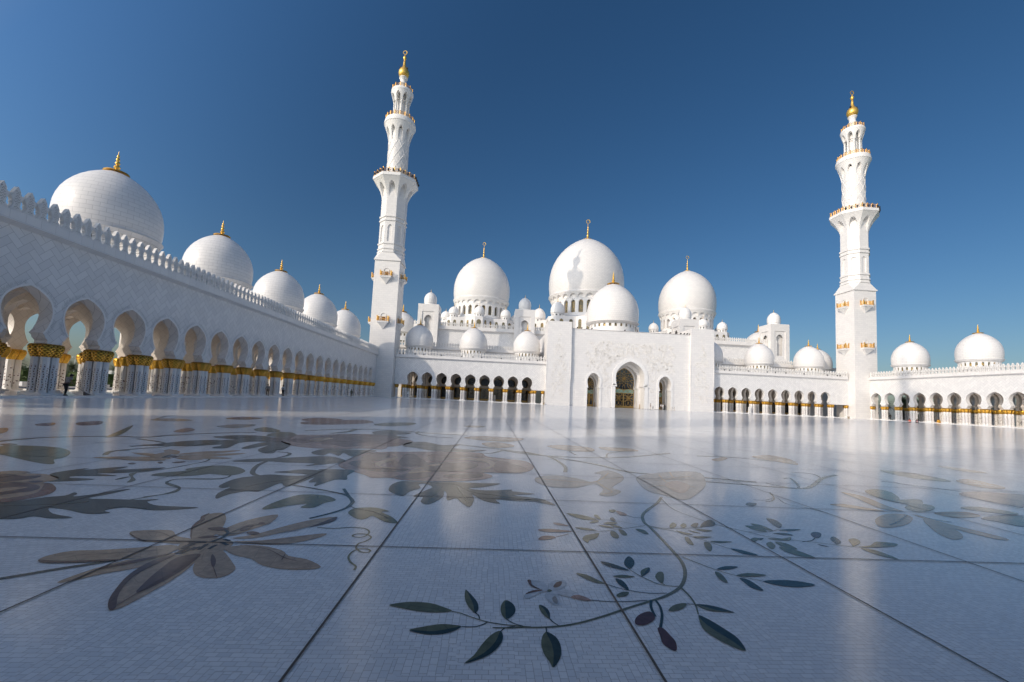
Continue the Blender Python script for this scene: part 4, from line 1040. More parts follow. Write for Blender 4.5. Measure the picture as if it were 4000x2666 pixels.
INLAY = [
 ('vine_inlay', [
  ('l','stem',0,(0.05,0.012),(2.971,7.224,2.719,6.777,2.393,6.327,2.198,5.994,2.104,5.659,2.106,5.489,2.079,5.102,2.039,4.674,2.009,4.391,1.951,4.162,1.862,3.954,1.744,3.765,1.631,3.647,1.483,3.534,1.319,3.444,1.089,3.317,0.892,3.203,0.683,3.102,0.537,3.059,0.398,3.042,0.303,3.04,0.195,3.031,0.088,3.028)),
  ('l','stem',0,(0.012,0.008),(0.352,3.048,0.312,3.052,0.164,3.072,0.055,3.102,-0.043,3.152,-0.144,3.217,-0.21,3.242)),
  ('p','olive',1,0,(-0.676,3.312,-0.599,3.354,-0.493,3.37,-0.374,3.354,-0.28,3.303,-0.205,3.243,-0.313,3.219,-0.455,3.233,-0.575,3.272)),
  ('p','olive',1,0,(-0.127,3.593,-0.129,3.474,-0.105,3.349,-0.068,3.262,-0.039,3.229,-0.058,3.351,-0.095,3.492)),
  ('p','dark',1,0,(-0.127,3.593,-0.08,3.509,-0.038,3.414,-0.018,3.337,-0.018,3.264,-0.039,3.229,-0.058,3.351,-0.095,3.492)),
  ('l','teal',0,(0.009,0.009),(-0.039,3.229,-0.013,3.193,-0.003,3.14)),
  ('p','olive',1,0,(0.189,3.423,0.157,3.359,0.148,3.27,0.16,3.186,0.187,3.146,0.184,3.271)),
  ('p','dark',1,0,(0.189,3.423,0.24,3.378,0.26,3.288,0.238,3.202,0.187,3.146,0.184,3.271)),
  ('l','teal',0,(0.009,0.009),(0.187,3.146,0.233,3.09,0.299,3.056)),
  ('p','olive',1,0,(0.449,3.362,0.439,3.31,0.455,3.224,0.496,3.156,0.482,3.268)),
  ('p','dark',1,0,(0.449,3.362,0.49,3.327,0.51,3.254,0.504,3.184,0.496,3.156,0.482,3.268)),
  ('l','teal',0,(0.009,0.009),(0.497,3.164,0.518,3.112,0.547,3.071)),
  ('p','olive',1,0,(-0.466,2.982,-0.38,3.026,-0.266,3.062,-0.186,3.056,-0.124,3.038,-0.22,2.999,-0.32,2.972)),
  ('p','dark',1,0,(-0.466,2.982,-0.32,2.972,-0.22,2.999,-0.124,3.038,-0.178,2.972,-0.277,2.934,-0.38,2.942)),
  ('l','teal',0,(0.009,0.009),(-0.124,3.038,-0.038,3.036,0.015,3.063,0.055,3.102)),
  ('p','olive',1,0,(-0.079,2.634,-0.025,2.717,0.02,2.83,0.082,2.944,0.141,2.988,0.107,2.865,0.034,2.738)),
  ('p','dark',1,0,(-0.079,2.634,0.034,2.738,0.107,2.865,0.141,2.988,0.157,2.923,0.138,2.833,0.082,2.739,0.012,2.679)),
  ('l','teal',0,(0.009,0.009),(0.145,2.988,0.176,3.03,0.244,3.052)),
  ('p','olive',1,0,(0.453,2.989,0.421,2.941,0.401,2.851,0.403,2.746,0.428,2.658,0.442,2.607,0.464,2.727,0.467,2.852,0.454,2.942)),
  ('p','dark',1,0,(0.453,2.989,0.505,2.932,0.523,2.843,0.512,2.738,0.481,2.659,0.442,2.607,0.464,2.727,0.467,2.852,0.454,2.942)),
  ('l','teal',0,(0.009,0.009),(0.453,2.985,0.456,3.038)),
  ('p','white',1,0,(0.552,3.6,0.487,3.622,0.413,3.702,0.391,3.793,0.465,3.797,0.536,3.754)),
  ('p','brown',2,0,(0.391,3.793,0.422,3.795,0.425,3.703,0.484,3.625,0.411,3.68)),
  ('p','white',1,0,(0.552,3.6,0.481,3.568,0.375,3.463,0.338,3.478,0.359,3.546,0.435,3.594)),
  ('p','brown',2,0,(0.35,3.528,0.411,3.597,0.497,3.615,0.484,3.593,0.416,3.562)),
  ('p','white',1,0,(0.558,3.615,0.565,3.726,0.636,3.807,0.721,3.803,0.714,3.714,0.643,3.637)),
  ('p','brown',2,0,(0.599,3.671,0.637,3.76,0.688,3.786,0.672,3.712,0.631,3.666)),
  ('p','white',1,0,(0.556,3.601,0.642,3.63,0.738,3.616,0.794,3.556,0.764,3.503,0.67,3.509)),
  ('p','white',1,0,(0.555,3.594,0.613,3.548,0.616,3.448,0.597,3.368,0.561,3.358,0.519,3.444,0.508,3.526)),
  ('p','grey',2,0,(0.563,3.478,0.591,3.506,0.599,3.431,0.583,3.377,0.561,3.414)),
  ('p','olive',2,0,(0.537,3.6,0.56,3.626,0.579,3.602,0.553,3.576)),
  ('p','pink',2,0,(0.715,3.495,0.787,3.538,0.87,3.455,0.814,3.44)),
  ('l','teal',0,(0.01,0.01),(0.868,3.458,0.955,3.442,1.064,3.437,1.194,3.449,1.329,3.471)),
  ('l','stem',0,(0.014,0.008),(1.732,3.737,1.655,3.741,1.547,3.774,1.478,3.871,1.424,3.973,1.386,4.082)),
  ('p','dark',1,0,(1.153,4.268,1.24,4.229,1.329,4.139,1.373,4.059,1.276,4.089,1.183,4.163)),
  ('p','dark',1,0,(1.489,4.425,1.417,4.326,1.372,4.199,1.391,4.096,1.47,4.205,1.509,4.332)),
  ('p','olive',1,0,(1.597,4.141,1.54,4.114,1.476,4.042,1.451,3.932,1.511,4.022)),
  ('p','dark',1,0,(1.597,4.141,1.571,4.061,1.512,3.987,1.451,3.932,1.511,4.022)),
  ('p','olive',1,0,(1.175,3.917,1.272,3.956,1.383,3.924,1.27,3.893)),
  ('p','olive',1,0,(1.576,3.939,1.643,4.038,1.687,4.032,1.642,3.9,1.582,3.788,1.565,3.855)),
  ('l','stem',0,(0.008,0.008),(1.585,3.796,1.595,3.765)),
  ('l','teal',0,(0.009,0.009),(1.546,3.607,1.424,3.594,1.315,3.614,1.211,3.653,1.141,3.697,1.058,3.769)),
  ('p','olive',1,0,(0.853,3.972,0.942,3.938,1.009,3.846,1.06,3.762,0.976,3.785,0.894,3.881)),
  ('p','dark',1,0,(1.19,3.876,1.235,3.838,1.248,3.74,1.232,3.639,1.196,3.711,1.178,3.795)),
  ('p','olive',1,0,(1.101,3.552,1.164,3.607,1.222,3.61,1.185,3.545,1.111,3.515)),
  ('p','maroon',1,0,(1.106,3.102,1.134,3.184,1.204,3.257,1.283,3.289,1.288,3.203,1.231,3.133,1.159,3.091)),
  ('l','teal',0,(0.022,0.022),(1.36,3.469,1.323,3.381,1.305,3.304,1.293,3.217)),
  ('l','teal',0,(0.02,0.02),(1.398,3.477,1.391,3.368,1.352,3.233,1.267,3.056)),
  ('p','maroon',1,0,(1.247,3.055,1.287,3.056,1.301,2.958,1.304,2.889,1.272,2.8,1.243,2.793,1.208,2.864,1.225,2.956)),
  ('l','stem',0,(0.022,0.01),(1.717,3.706,1.718,3.562,1.694,3.411,1.642,3.258)),
  ('p','olive',1,0,(1.432,3.309,1.501,3.388,1.583,3.429,1.632,3.425,1.56,3.344,1.481,3.305)),
  ('l','teal',0,(0.008,0.008),(1.632,3.425,1.699,3.421)),
  ('p','olive',1,0,(1.697,3.418,1.751,3.321,1.866,3.304,1.949,3.295,1.846,3.324,1.764,3.376)),
  ('p','dark',1,0,(1.697,3.418,1.784,3.415,1.872,3.371,1.949,3.295,1.846,3.324,1.764,3.376)),
  ('p','olive',1,0,(1.638,3.25,1.628,3.142,1.658,3.023,1.706,2.903,1.731,2.798,1.669,2.84,1.602,2.944,1.577,3.068)),
  ('p','dark',1,0,(1.638,3.25,1.689,3.181,1.738,3.049,1.763,2.937,1.731,2.798,1.706,2.903,1.658,3.023,1.628,3.142)),
  ('l','stem',0,(0.014,0.008),(2.065,4.449,2.153,4.277,2.244,4.135,2.379,3.996,2.571,3.889)),
  ('p','dark',1,0,(2.263,4.136,2.381,4.218,2.522,4.217,2.393,4.144)),
  ('p','olive',1,0,(2.21,4.077,2.249,4.03,2.203,3.836,2.163,3.906)),
  ('p','olive',1,0,(2.377,4,2.527,4.066,2.69,4.03,2.547,3.985)),
  ('p','dark',1,0,(2.375,3.945,2.442,3.901,2.443,3.697,2.369,3.732,2.362,3.841)),
  ('p','dark',1,0,(2.558,3.888,2.748,3.921,2.91,3.906,3.017,3.832,2.832,3.779,2.663,3.8)),
 ]),
 ('vine_inlay', [
  ('l','stem',0,(0.016,0.008),(2.106,5.489,2.248,5.397,2.37,5.329,2.479,5.137,2.595,4.985,2.712,4.773,2.757,4.734)),
  ('l','stem',0,(0.012,0.012),(2.095,5.529,2.265,5.438,2.471,5.442,2.826,5.533)),
  ('p','olive',1,0,(2.401,5.559,2.51,5.709,2.519,5.613,2.436,5.479,2.37,5.456)),
  ('p','olive',1,0,(2.549,5.573,2.653,5.696,2.642,5.582,2.546,5.465)),
  ('p','dark',1,0,(2.686,5.57,2.808,5.712,2.854,5.69,2.743,5.525)),
  ('p','dark',1,0,(2.806,5.556,2.985,5.793,3.124,5.9,3.122,5.762,3.03,5.62,2.895,5.565)),
  ('p','olive',1,0,(2.686,5.462,2.89,5.392,2.754,5.341)),
  ('p','olive',1,0,(2.564,5.394,2.678,5.28,2.602,5.288)),
  ('p','olive',1,0,(2.397,5.355,2.55,5.224,2.446,5.222)),
  ('p','olive',1,0,(2.505,5.139,2.751,5.146,2.594,5.075)),
  ('p','olive',1,0,(2.383,5.086,2.433,5.09,2.373,4.829,2.324,4.884)),
  ('p','olive',1,0,(2.549,4.941,2.601,4.906,2.539,4.742,2.454,4.628,2.465,4.755)),
  ('p','olive',1,0,(2.641,4.982,2.914,4.984,2.726,4.922)),
  ('p','dark',1,0,(2.741,4.741,2.857,4.699,2.954,4.555,2.806,4.582)),
  ('l','stem',0,(0.012,0.007),(2.068,5.527,1.854,5.424,1.622,5.323,1.348,5.206,1.056,5.18)),
  ('l','stem',0,(0.008,0.008),(2.015,5.521,1.805,5.672,1.539,5.762)),
  ('p','olive',1,0,(1.118,6.002,1.336,5.928,1.485,5.738,1.293,5.727)),
  ('p','olive',1,0,(1.496,5.946,1.55,5.961,1.543,5.744,1.494,5.794)),
  ('p','olive',1,0,(1.351,5.591,1.475,5.719,1.49,5.64,1.4,5.57)),
  ('p','dark',1,0,(1.687,5.823,1.74,5.857,1.726,5.682,1.68,5.713)),
  ('p','olive',1,0,(1.527,5.575,1.656,5.657,1.726,5.595,1.605,5.523)),
  ('p','olive',1,0,(1.436,5.482,1.543,5.484,1.624,5.378,1.508,5.399)),
  ('p','olive',1,0,(1.6,5.514,1.687,5.498,1.727,5.388,1.649,5.412)),
  ('p','olive',1,0,(1.114,5.353,1.261,5.351,1.366,5.26,1.216,5.262)),
  ('p','olive',1,0,(1.527,5.237,1.584,5.235,1.582,5.06,1.532,4.979,1.491,5.052)),
  ('p','olive',1,0,(1.653,5.325,1.709,5.284,1.697,5.112,1.636,5.129)),
  ('p','olive',1,0,(1.878,5.362,1.978,5.348,1.98,5.173,1.914,5.205)),
  ('p','olive',1,0,(1.121,4.945,1.184,5.061,1.293,5.128,1.368,5.156,1.288,4.966,1.19,4.891,1.153,4.798,1.126,4.853)),
  ('p','rose',1,0,(0.635,5.216,0.784,5.268,1.064,5.195,0.767,5.139)),
  ('p','rose',1,0,(0.605,4.856,0.655,4.98,0.749,5.009,0.819,4.96,0.731,4.88)),
  ('l','rose',0,(0.012,0.012),(0.817,4.974,0.986,5.093)),
  ('p','pink',1,0,(0.865,5.525,0.946,5.525,1.054,5.403,0.905,5.43)),
  ('p','pink',1,0,(1.884,6.224,1.976,6.13,1.979,5.989,1.878,5.998)),
  ('l','teal',0,(0.01,0.01),(1.976,5.999,2.04,5.899,2.176,5.895)),
  ('p','olive',1,0,(1.782,6.234,1.864,6.286,1.893,6.215,1.799,6.11)),
 ]),
 ('vine_inlay', [
  ('l','stem',0,(0.016,0.01),(3.081,5.679,3.214,5.51,3.357,5.377,3.476,5.224,3.674,5.124,3.896,5.067,4.101,4.995,4.308,4.933,4.448,4.915)),
  ('l','stem',0,(0.012,0.012),(3.368,5.395,3.592,5.398,3.847,5.525)),
  ('p','dark',1,0,(4.043,6.066,4.132,6.023,4.074,5.777,3.909,5.593,3.937,5.783)),
  ('p','olive',1,0,(3.62,5.77,3.738,5.706,3.745,5.472,3.629,5.54)),
  ('p','olive',1,0,(3.476,5.662,3.63,5.63,3.625,5.418,3.497,5.466)),
  ('p','dark',1,0,(3.828,5.505,4.052,5.571,4.183,5.556,3.946,5.464)),
  ('p','dark',1,0,(3.659,5.362,3.834,5.386,3.887,5.292,3.748,5.304)),
  ('p','olive',1,0,(3.196,5.085,3.289,5.161,3.332,5.126,3.258,5.052,3.188,5.003)),
  ('p','dark',1,0,(3.315,5.14,3.401,5.147,3.304,5.064)),
  ('p','olive',1,0,(3.444,5.143,3.647,5.16,3.797,5.22,3.673,5.079,3.517,5.089)),
  ('p','olive',1,0,(3.299,4.947,3.405,5.02,3.366,4.882,3.259,4.765,3.24,4.817)),
  ('p','olive',1,0,(3.454,5.024,3.567,4.975,3.556,4.774,3.434,4.825)),
  ('p','olive',1,0,(3.389,4.849,3.514,4.764,3.57,4.517,3.416,4.567,3.35,4.706)),
  ('p','maroon',1,0,(4.168,5.365,4.292,5.469,4.352,5.424,4.207,5.255,4.104,5.214)),
  ('p','dark',1,0,(4.286,5.19,4.419,5.297,4.348,5.103,4.206,4.996)),
  ('p','olive',1,0,(4.524,5.194,4.658,5.237,4.586,5.085,4.363,4.937,4.418,5.035)),
  ('p','maroon',1,0,(3.951,4.983,4.032,4.891,3.962,4.92)),
  ('p','olive',1,0,(4.393,4.918,4.623,4.992,4.838,5.135,5.043,5.084,4.917,4.979,4.608,4.92)),
  ('p','olive',1,0,(4.394,4.876,4.524,4.831,4.537,4.545,4.406,4.653)),
  ('p','dark',1,0,(4.237,6.88,4.382,7.023,4.493,6.981,4.302,6.781)),
  ('l','teal',0,(0.014,0.014),(4.114,5.223,3.983,5.112,3.82,5.053)),
  ('l','stem',0,(0.012,0.012),(2.93,7.145,2.826,6.486,2.902,6.092,3.012,5.826,3.058,5.801)),
  ('l','stem',0,(0.03,0.03),(5.361,7.934,5.133,7.483,4.918,7.224,4.742,7.127)),
  ('l','stem',0,(0.014,0.014),(4.602,7.255,4.828,7.256,5.176,7.489,5.037,7.023,5.213,6.775,5.322,6.477)),
 ]),
 ('vine_inlay', [
  ('l','stem',0,(0.13,0.13),(-1.022,13.858,-0.316,13.361,0.453,12.886,1.44,12.021,2.658,10.708,3.239,9.675,4.357,9.448,5.778,8.991)),
  ('l','stem',0,(0.1,0.1),(0.453,12.886,0.075,12.002,-0.376,12.021)),
  ('l','stem',0,(0.09,0.09),(0.979,12.668,1.654,11.72,1.822,10.237,1.691,9.356)),
  ('l','stem',0,(0.12,0.12),(0.448,12.714,1.432,11.945,3.501,12.042,5.887,13.705)),
  ('l','stem',0,(0.06,0.06),(2.657,14.897,2.484,13.573,2.524,12.327)),
  ('l','stem',0,(0.06,0.06),(3.333,11.997,3.68,13.058,4.329,13.688)),
  ('l','stem',0,(0.1,0.1),(4.474,8.854,5.162,8.693,6.022,8.481,6.634,8.58,7.877,9.782,8.776,10.424)),
  ('l','stem',0,(0.05,0.05),(5.933,8.919,6.296,8.439,7.005,9.621,6.805,9.584)),
  ('l','stem',0,(0.05,0.05),(7.877,9.782,8.16,10.427,7.713,10.592)),
  ('l','stem',0,(0.12,0.12),(6.571,13.257,7.829,13.195,8.637,12.644)),
  ('p','cream',1,0,(8.552,13.594,9.665,14.338,9.674,13.284,8.985,12.039,8.761,12.496)),
  ('p','cream',1,0,(6.64,12.501,7.355,13.187,7.352,12.873,6.672,12.154)),
 ]),
 ('lily_inlay', [
  ('p','cream',1,0,(5.841,7.07,6.127,7.178,6.34,6.994,6.534,6.727,6.162,6.799)),
  ('p','cream',1,0,(7.01,8.219,7.185,7.922,6.926,7.136,6.861,6.765,6.602,6.917,6.831,7.622)),
  ('p','olive',1,0,(7.715,8.441,8.194,8.674,8.234,8.385,7.728,7.696,7.361,7.582,7.448,7.977)),
  ('p','olive',1,0,(7.344,7.628,7.7,7.676,8.048,7.773,8.167,7.707,7.621,7.194,7.476,7.336)),
  ('p','cream',1,0,(5.815,6.189,6.31,6.541,6.654,6.604,6.612,6.386,6.14,6.002,5.673,5.788,5.54,5.843)),
  ('l','brown',2,(0.025,0.025),(5.772,5.905,6.186,6.174,6.684,6.546)),
  ('p','cream',1,0,(6.698,6.312,6.819,6.182,6.56,5.686,6.28,5.398,6.044,5.328,6.176,5.651)),
  ('p','olive',1,0,(7.167,7.064,7.757,7.4,7.908,7.279,7.624,6.989,7.1,6.747)),
  ('p','cream',1,0,(6.812,6.596,6.869,6.024,6.955,5.447,6.744,5.386,6.658,5.841)),
  ('p','cream',1,0,(7.34,6.742,8.06,6.891,8.007,6.603,7.372,6.462)),
  ('p','rose',1,0,(9.795,8.473,10.598,8.833,11.106,8.769,11.478,8.636,11.025,8.097,9.767,7.358,9.687,7.515,9.628,7.966)),
  ('p','olive',1,0,(8.278,7.139,8.823,7.305,9.062,6.927,8.726,6.8)),
  ('p','dark',1,0,(7.855,6.484,8.494,6.72,8.886,6.699,8.763,6.381,8.028,6.057,7.909,6.284)),
  ('p','cream',1,0,(11.83,10.277,12.54,10.525,12.132,9.468,11.412,9.217,11.445,9.765)),
  ('p','cream',1,0,(14.382,13.044,14.803,12.928,14.736,11.886,14.065,11.989)),
  ('p','olive',1,0,(11.116,11.669,11.692,11.132,11.512,10.106,10.954,10.074,10.714,10.677)),
  ('l','dark',2,(0.03,0.03),(6.864,6.581,6.864,6.329,7.012,6.174)),
  ('l','stem',0,(0.04,0.04),(9.29,9.711,9.731,9.273,10.192,8.701)),
 ]),
 ('lily_inlay', [
  ('p','cream',1,0,(-3.787,3.984,-3.804,4.087,-3.717,4.203,-3.501,4.241,-3.247,4.321,-3.004,4.413,-2.872,4.321,-2.908,4.17,-3.126,4.052,-3.292,4,-3.48,3.948,-3.681,3.932)),
  ('p','cream',1,0,(-3.238,3.569,-3.23,3.709,-3.182,3.874,-3.058,4.082,-2.838,4.216,-2.792,4.075,-2.889,3.869,-3.059,3.732,-3.156,3.599)),
  ('p','cream',1,0,(-2.528,3.178,-2.627,3.298,-2.722,3.462,-2.822,3.714,-2.852,3.952,-2.809,4.164,-2.593,4.201,-2.497,3.935,-2.453,3.665,-2.453,3.431,-2.463,3.239,-2.488,3.182)),
  ('p','cream',1,0,(-2.538,4.26,-2.471,4.312,-2.197,4.013,-2.102,3.881,-2.101,3.75,-2.184,3.7,-2.321,3.738,-2.448,3.88,-2.544,4.074,-2.587,4.211)),
  ('p','cream',1,0,(-2.47,4.35,-2.385,4.451,-2.179,4.452,-1.938,4.346,-1.808,4.21,-1.613,4.139,-1.423,3.976,-1.518,3.912,-1.73,3.911,-1.935,3.985,-2.101,4.12,-2.288,4.196)),
  ('p','cream',1,0,(-2.52,4.55,-2.258,4.604,-2.013,4.736,-1.765,4.865,-1.702,4.84,-1.771,4.688,-1.958,4.536,-2.199,4.491)),
  ('p','cream',1,0,(-2.575,4.644,-2.434,4.764,-2.363,4.879,-2.23,5.126,-2.048,5.374,-1.837,5.505,-1.816,5.331,-1.978,5.103,-2.182,4.858,-2.377,4.66)),
  ('p','cream',1,0,(-2.808,4.761,-2.814,5.069,-2.736,5.324,-2.55,5.53,-2.463,5.193,-2.535,4.951,-2.614,4.725)),
  ('p','cream',1,0,(-2.936,4.581,-3.148,4.9,-3.236,5.088,-3.245,5.191,-3.338,5.365,-3.321,5.468,-3.211,5.528,-3.061,5.357,-2.902,5.053,-2.8,4.762,-2.827,4.606)),
  ('p','cream',1,0,(-3.626,4.706,-3.647,4.781,-3.517,4.823,-3.303,4.83,-3.131,4.664,-2.933,4.586,-2.948,4.453,-3.129,4.47,-3.314,4.491,-3.453,4.581)),
  ('p','cream',2,0,(-2.913,4.356,-2.929,4.576,-2.763,4.645,-2.515,4.55,-2.44,4.343,-2.524,4.188,-2.703,4.194)),
  ('p','brown',3,0,(-3.787,3.984,-3.646,3.969,-3.484,3.984,-3.202,4.035,-3.201,3.998,-3.47,3.937,-3.687,3.923)),
  ('p','brown',3,0,(-3.174,3.8,-3.069,3.982,-2.844,4.202,-2.978,3.98)),
  ('p','brown',3,0,(-2.528,3.178,-2.632,3.297,-2.734,3.477,-2.849,3.747,-2.882,4.031,-2.794,4.17,-2.795,3.936,-2.782,3.699,-2.662,3.421,-2.502,3.199)),
  ('p','brown',3,0,(-2.544,3.421,-2.616,3.591,-2.685,3.829,-2.735,4.104,-2.593,4.201,-2.524,3.953,-2.5,3.731,-2.505,3.533)),
  ('p','brown',3,0,(-2.491,4.199,-2.387,4.084,-2.309,3.946,-2.317,3.922,-2.418,4.061)),
  ('p','brown',3,0,(-2.181,4.816,-1.99,5.035,-1.835,5.497,-1.803,5.296,-1.965,5.07)),
  ('p','brown',3,0,(-2.936,4.581,-3.155,4.9,-3.248,5.121,-3.271,5.224,-3.346,5.364,-3.335,5.506,-3.296,5.331,-3.22,5.229,-3.199,5.091,-3.15,4.932)),
  ('p','brown',3,0,(-3.626,4.706,-3.453,4.581,-3.288,4.483,-3.358,4.503,-3.563,4.643)),
  ('p','brown',3,0,(-3,4.927,-2.915,4.98,-2.76,4.924,-2.86,4.859)),
  ('p','brown',3,0,(-2.905,4.627,-2.847,4.694,-2.723,4.687,-2.8,4.619)),
  ('p','brown',3,0,(-2.649,4.909,-2.673,5.062,-2.596,5.09,-2.568,4.942,-2.595,4.87)),
  ('p','brown',3,0,(-2.533,4.821,-2.493,4.873,-2.389,4.816,-2.425,4.748)),
  ('p','brown',3,0,(-2.584,5.153,-2.563,5.19,-2.507,5.16,-2.525,5.117)),
  ('l','navy',3,(0.035,0.035),(-2.818,4.199,-2.794,4.351)),
  ('l','navy',3,(0.035,0.035),(-2.773,4.202,-2.745,4.364)),
  ('l','navy',3,(0.035,0.035),(-2.85,4.313,-2.81,4.449)),
  ('l','navy',3,(0.035,0.035),(-2.886,4.474,-2.733,4.501)),
  ('l','navy',3,(0.035,0.035),(-2.676,4.297,-2.701,4.452)),
  ('l','navy',3,(0.035,0.035),(-2.604,4.326,-2.605,4.439)),
  ('l','navy',3,(0.035,0.035),(-2.604,4.517,-2.496,4.438)),
  ('l','navy',3,(0.035,0.035),(-2.629,4.6,-2.548,4.558)),
  ('l','navy',3,(0.035,0.035),(-2.863,4.36,-2.842,4.477)),
  ('l','navy',3,(0.035,0.035),(-2.732,4.283,-2.714,4.381)),
  ('l','teal',4,(0.03,0.03),(-2.705,4.498,-2.675,4.646,-2.702,4.788,-2.79,4.883)),
  ('l','teal',4,(0.012,0.012),(-2.692,4.771,-2.654,4.959,-2.551,5.128)),
  ('l','teal',4,(0.012,0.012),(-2.742,4.697,-2.643,4.776,-2.521,4.822)),
  ('l','brown',4,(0.006,0.006),(-2.522,3.223,-2.529,3.413,-2.547,3.837,-2.584,4.157)),
  ('l','brown',4,(0.006,0.006),(-3.499,4.776,-3.323,4.733,-3.014,4.51)),
  ('l','brown',4,(0.006,0.006),(-3.609,4.087,-3.336,4.158,-2.985,4.274)),
  ('l','brown',4,(0.006,0.006),(-2.382,4.446,-2.078,4.355,-1.835,4.164,-1.687,4.087)),
  ('l','brown',4,(0.006,0.006),(-2.455,5.097,-2.45,5.166)),
  ('l','brown',4,(0.006,0.006),(-2.416,4.506,-2.078,4.64,-1.872,4.754)),
  ('l','brown',4,(0.006,0.006),(-2.312,3.926,-2.151,3.715)),
  ('l','brown',4,(0.006,0.006),(-1.86,4.252,-1.821,4.1)),
  ('l','dark',0,(0.055,0.055),(-3.742,3.585,-3.695,3.613,-3.602,3.688,-3.479,3.797,-3.312,3.924,-3.192,4.023)),
 ]),
 ('lily_inlay', [
  ('p','cream',1,0,(-7.148,9.675,-7.17,10.093,-6.868,9.81,-6.828,9.527,-6.976,9.358)),
  ('p','cream',1,0,(-6.874,9.808,-7.308,10.171,-7.414,10.481,-7.021,10.259,-6.754,9.815)),
  ('p','cream',1,0,(-6.727,9.768,-6.647,10.251,-6.215,10.6,-5.922,10.723,-6.141,10.105)),
  ('p','cream',1,0,(-6.587,9.619,-6.205,10.029,-5.583,10.326,-5.892,9.705)),
  ('p','cream',1,0,(-6.525,9.481,-6.224,9.667,-5.459,9.589,-5.778,9.355)),
  ('p','cream',1,0,(-6.494,9.388,-6.154,9.404,-5.876,9.306,-6.004,9.13,-6.3,9.22)),
  ('p','cream',1,0,(-6.755,9.245,-6.662,9.393,-6.456,9.203,-6.565,9.034)),
  ('p','cream',1,0,(-7.842,9.048,-7.496,9.264,-6.909,9.374,-6.558,9.198,-7.03,8.935)),
  ('p','cream',1,0,(-7.718,9.811,-7.205,9.766,-6.737,9.395,-7.102,9.448)),
  ('p','cream',1,0,(-7.252,8.97,-6.684,9.165,-6.428,8.997,-6.834,8.85)),
  ('l','navy',3,(0.06,0.06),(-6.696,9.31,-6.783,9.618)),
  ('l','navy',3,(0.06,0.06),(-6.607,9.309,-6.666,9.651)),
  ('l','navy',3,(0.06,0.06),(-6.536,9.352,-6.577,9.675)),
  ('l','navy',3,(0.06,0.06),(-6.781,9.462,-6.762,9.677)),
  ('p','brown',1,0,(-6.749,8.529,-6.754,8.632,-6.647,8.595,-6.616,8.459)),
  ('p','brown',1,0,(-6.377,8.745,-6.4,8.87,-6.285,8.767,-6.251,8.648)),
  ('p','brown',1,0,(-6.155,8.799,-6.069,8.952,-5.973,8.931,-6.007,8.77)),
  ('l','stem',0,(0.04,0.04),(-5.558,9.41,-5.831,9.513,-5.686,9.07,-5.718,8.629,-5.793,8.13,-6.002,7.659)),
  ('l','stem',0,(0.06,0.06),(-8.041,9.55,-8.217,9.919,-7.999,10.136)),
  ('l','stem',0,(0.03,0.03),(-4.413,7.733,-4.403,7.46,-4.606,7.393,-4.983,7.353,-5.029,7.176,-4.965,7.053,-4.64,6.827,-4.52,6.656,-4.496,6.361,-4.657,5.992)),
  ('p','olive',1,0,(-5.508,6.984,-5.674,7.269,-5.965,7.587,-5.962,7.749,-5.804,7.465,-5.544,7.194,-5.479,7.042)),
  ('p','olive',1,0,(-5.821,7.143,-5.847,7.337,-5.791,7.392,-5.768,7.209)),
  ('p','olive',1,0,(-5.618,7.609,-5.572,7.829,-5.376,8.04,-5.384,8.505,-4.96,8.661,-4.498,7.879,-4.744,7.83,-5.018,7.942,-4.933,8.279,-5.191,7.94,-5.15,7.591,-5.395,7.513)),
 ]),
 ('tendril_inlay', [
  ('l','olive',0,(0.02,0.02),(-1.894,5.074,-1.706,5.054,-1.533,5.108,-1.372,5.085,-1.279,4.958,-1.292,4.811,-1.375,4.787,-1.421,4.828,-1.389,4.889,-1.295,4.885,-1.213,4.79,-1.233,4.668,-1.281,4.597,-1.274,4.472,-1.193,4.36,-1.125,4.351,-1.113,4.398,-1.159,4.442,-1.233,4.437,-1.273,4.354,-1.266,4.222,-1.208,4.101,-1.132,4.007,-1.121,3.924)),
  ('p','olive',1,0,(-1.746,5.673,-1.76,5.878,-1.673,5.959,-1.475,5.983,-1.262,5.827,-1.356,5.783,-1.177,5.579,-1.044,5.323,-1.209,5.362,-1.414,5.592,-1.463,5.466,-1.559,5.441)),
  ('l','teal',0,(0.05,0.05),(-2.271,7.06,-2.03,6.568,-1.898,6.326,-1.851,6.091,-1.867,5.866,-1.963,5.648,-2.116,5.404)),
  ('l','teal',2,(0.014,0.014),(-1.858,6.044,-1.696,5.886,-1.467,5.786,-1.201,5.501)),
  ('p','olive',1,0,(-2.849,5.739,-2.878,6.02,-2.812,6.389,-2.695,6.586,-2.377,6.574,-2.125,6.322,-2.218,6.155,-2.261,5.9,-2.431,5.879,-2.425,6.069,-2.609,5.949,-2.721,5.798)),
 ]),
 ('peony_inlay', [
  ('p','pink',1,0,(-3.122,9.229,-3.148,9.949,-3.178,10.794,-2.874,11.371,-2.096,11.676,-0.99,12.047,-0.229,11.983,-0.033,11.358,0.496,11.034,0.954,10.715,1.054,9.837,0.83,9.213,0.346,8.972,-0.08,8.965,0.086,8.671,0.063,8.396,-0.223,8.091,-0.622,7.94,-1.044,7.865,-1.538,7.902,-1.756,8.055,-2.08,7.995,-2.265,8.212,-2.578,8.509,-2.82,8.748)),
  ('p','maroon',2,0,(-2.997,9.489,-2.9,9.882,-2.548,9.843,-2.309,9.087,-1.954,9.059,-1.632,9.025,-1.706,8.708,-2.151,8.616,-2.573,8.923)),
  ('p','maroon',2,0,(-2.938,10.136,-3.006,11.066,-2.672,11.262,-2.41,10.705,-2.437,9.999,-2.723,9.927)),
  ('p','maroon',2,0,(-2.034,10.101,-2.116,11.096,-1.928,11.248,-1.588,10.489,-1.32,9.77,-1.552,9.366,-1.921,9.395)),
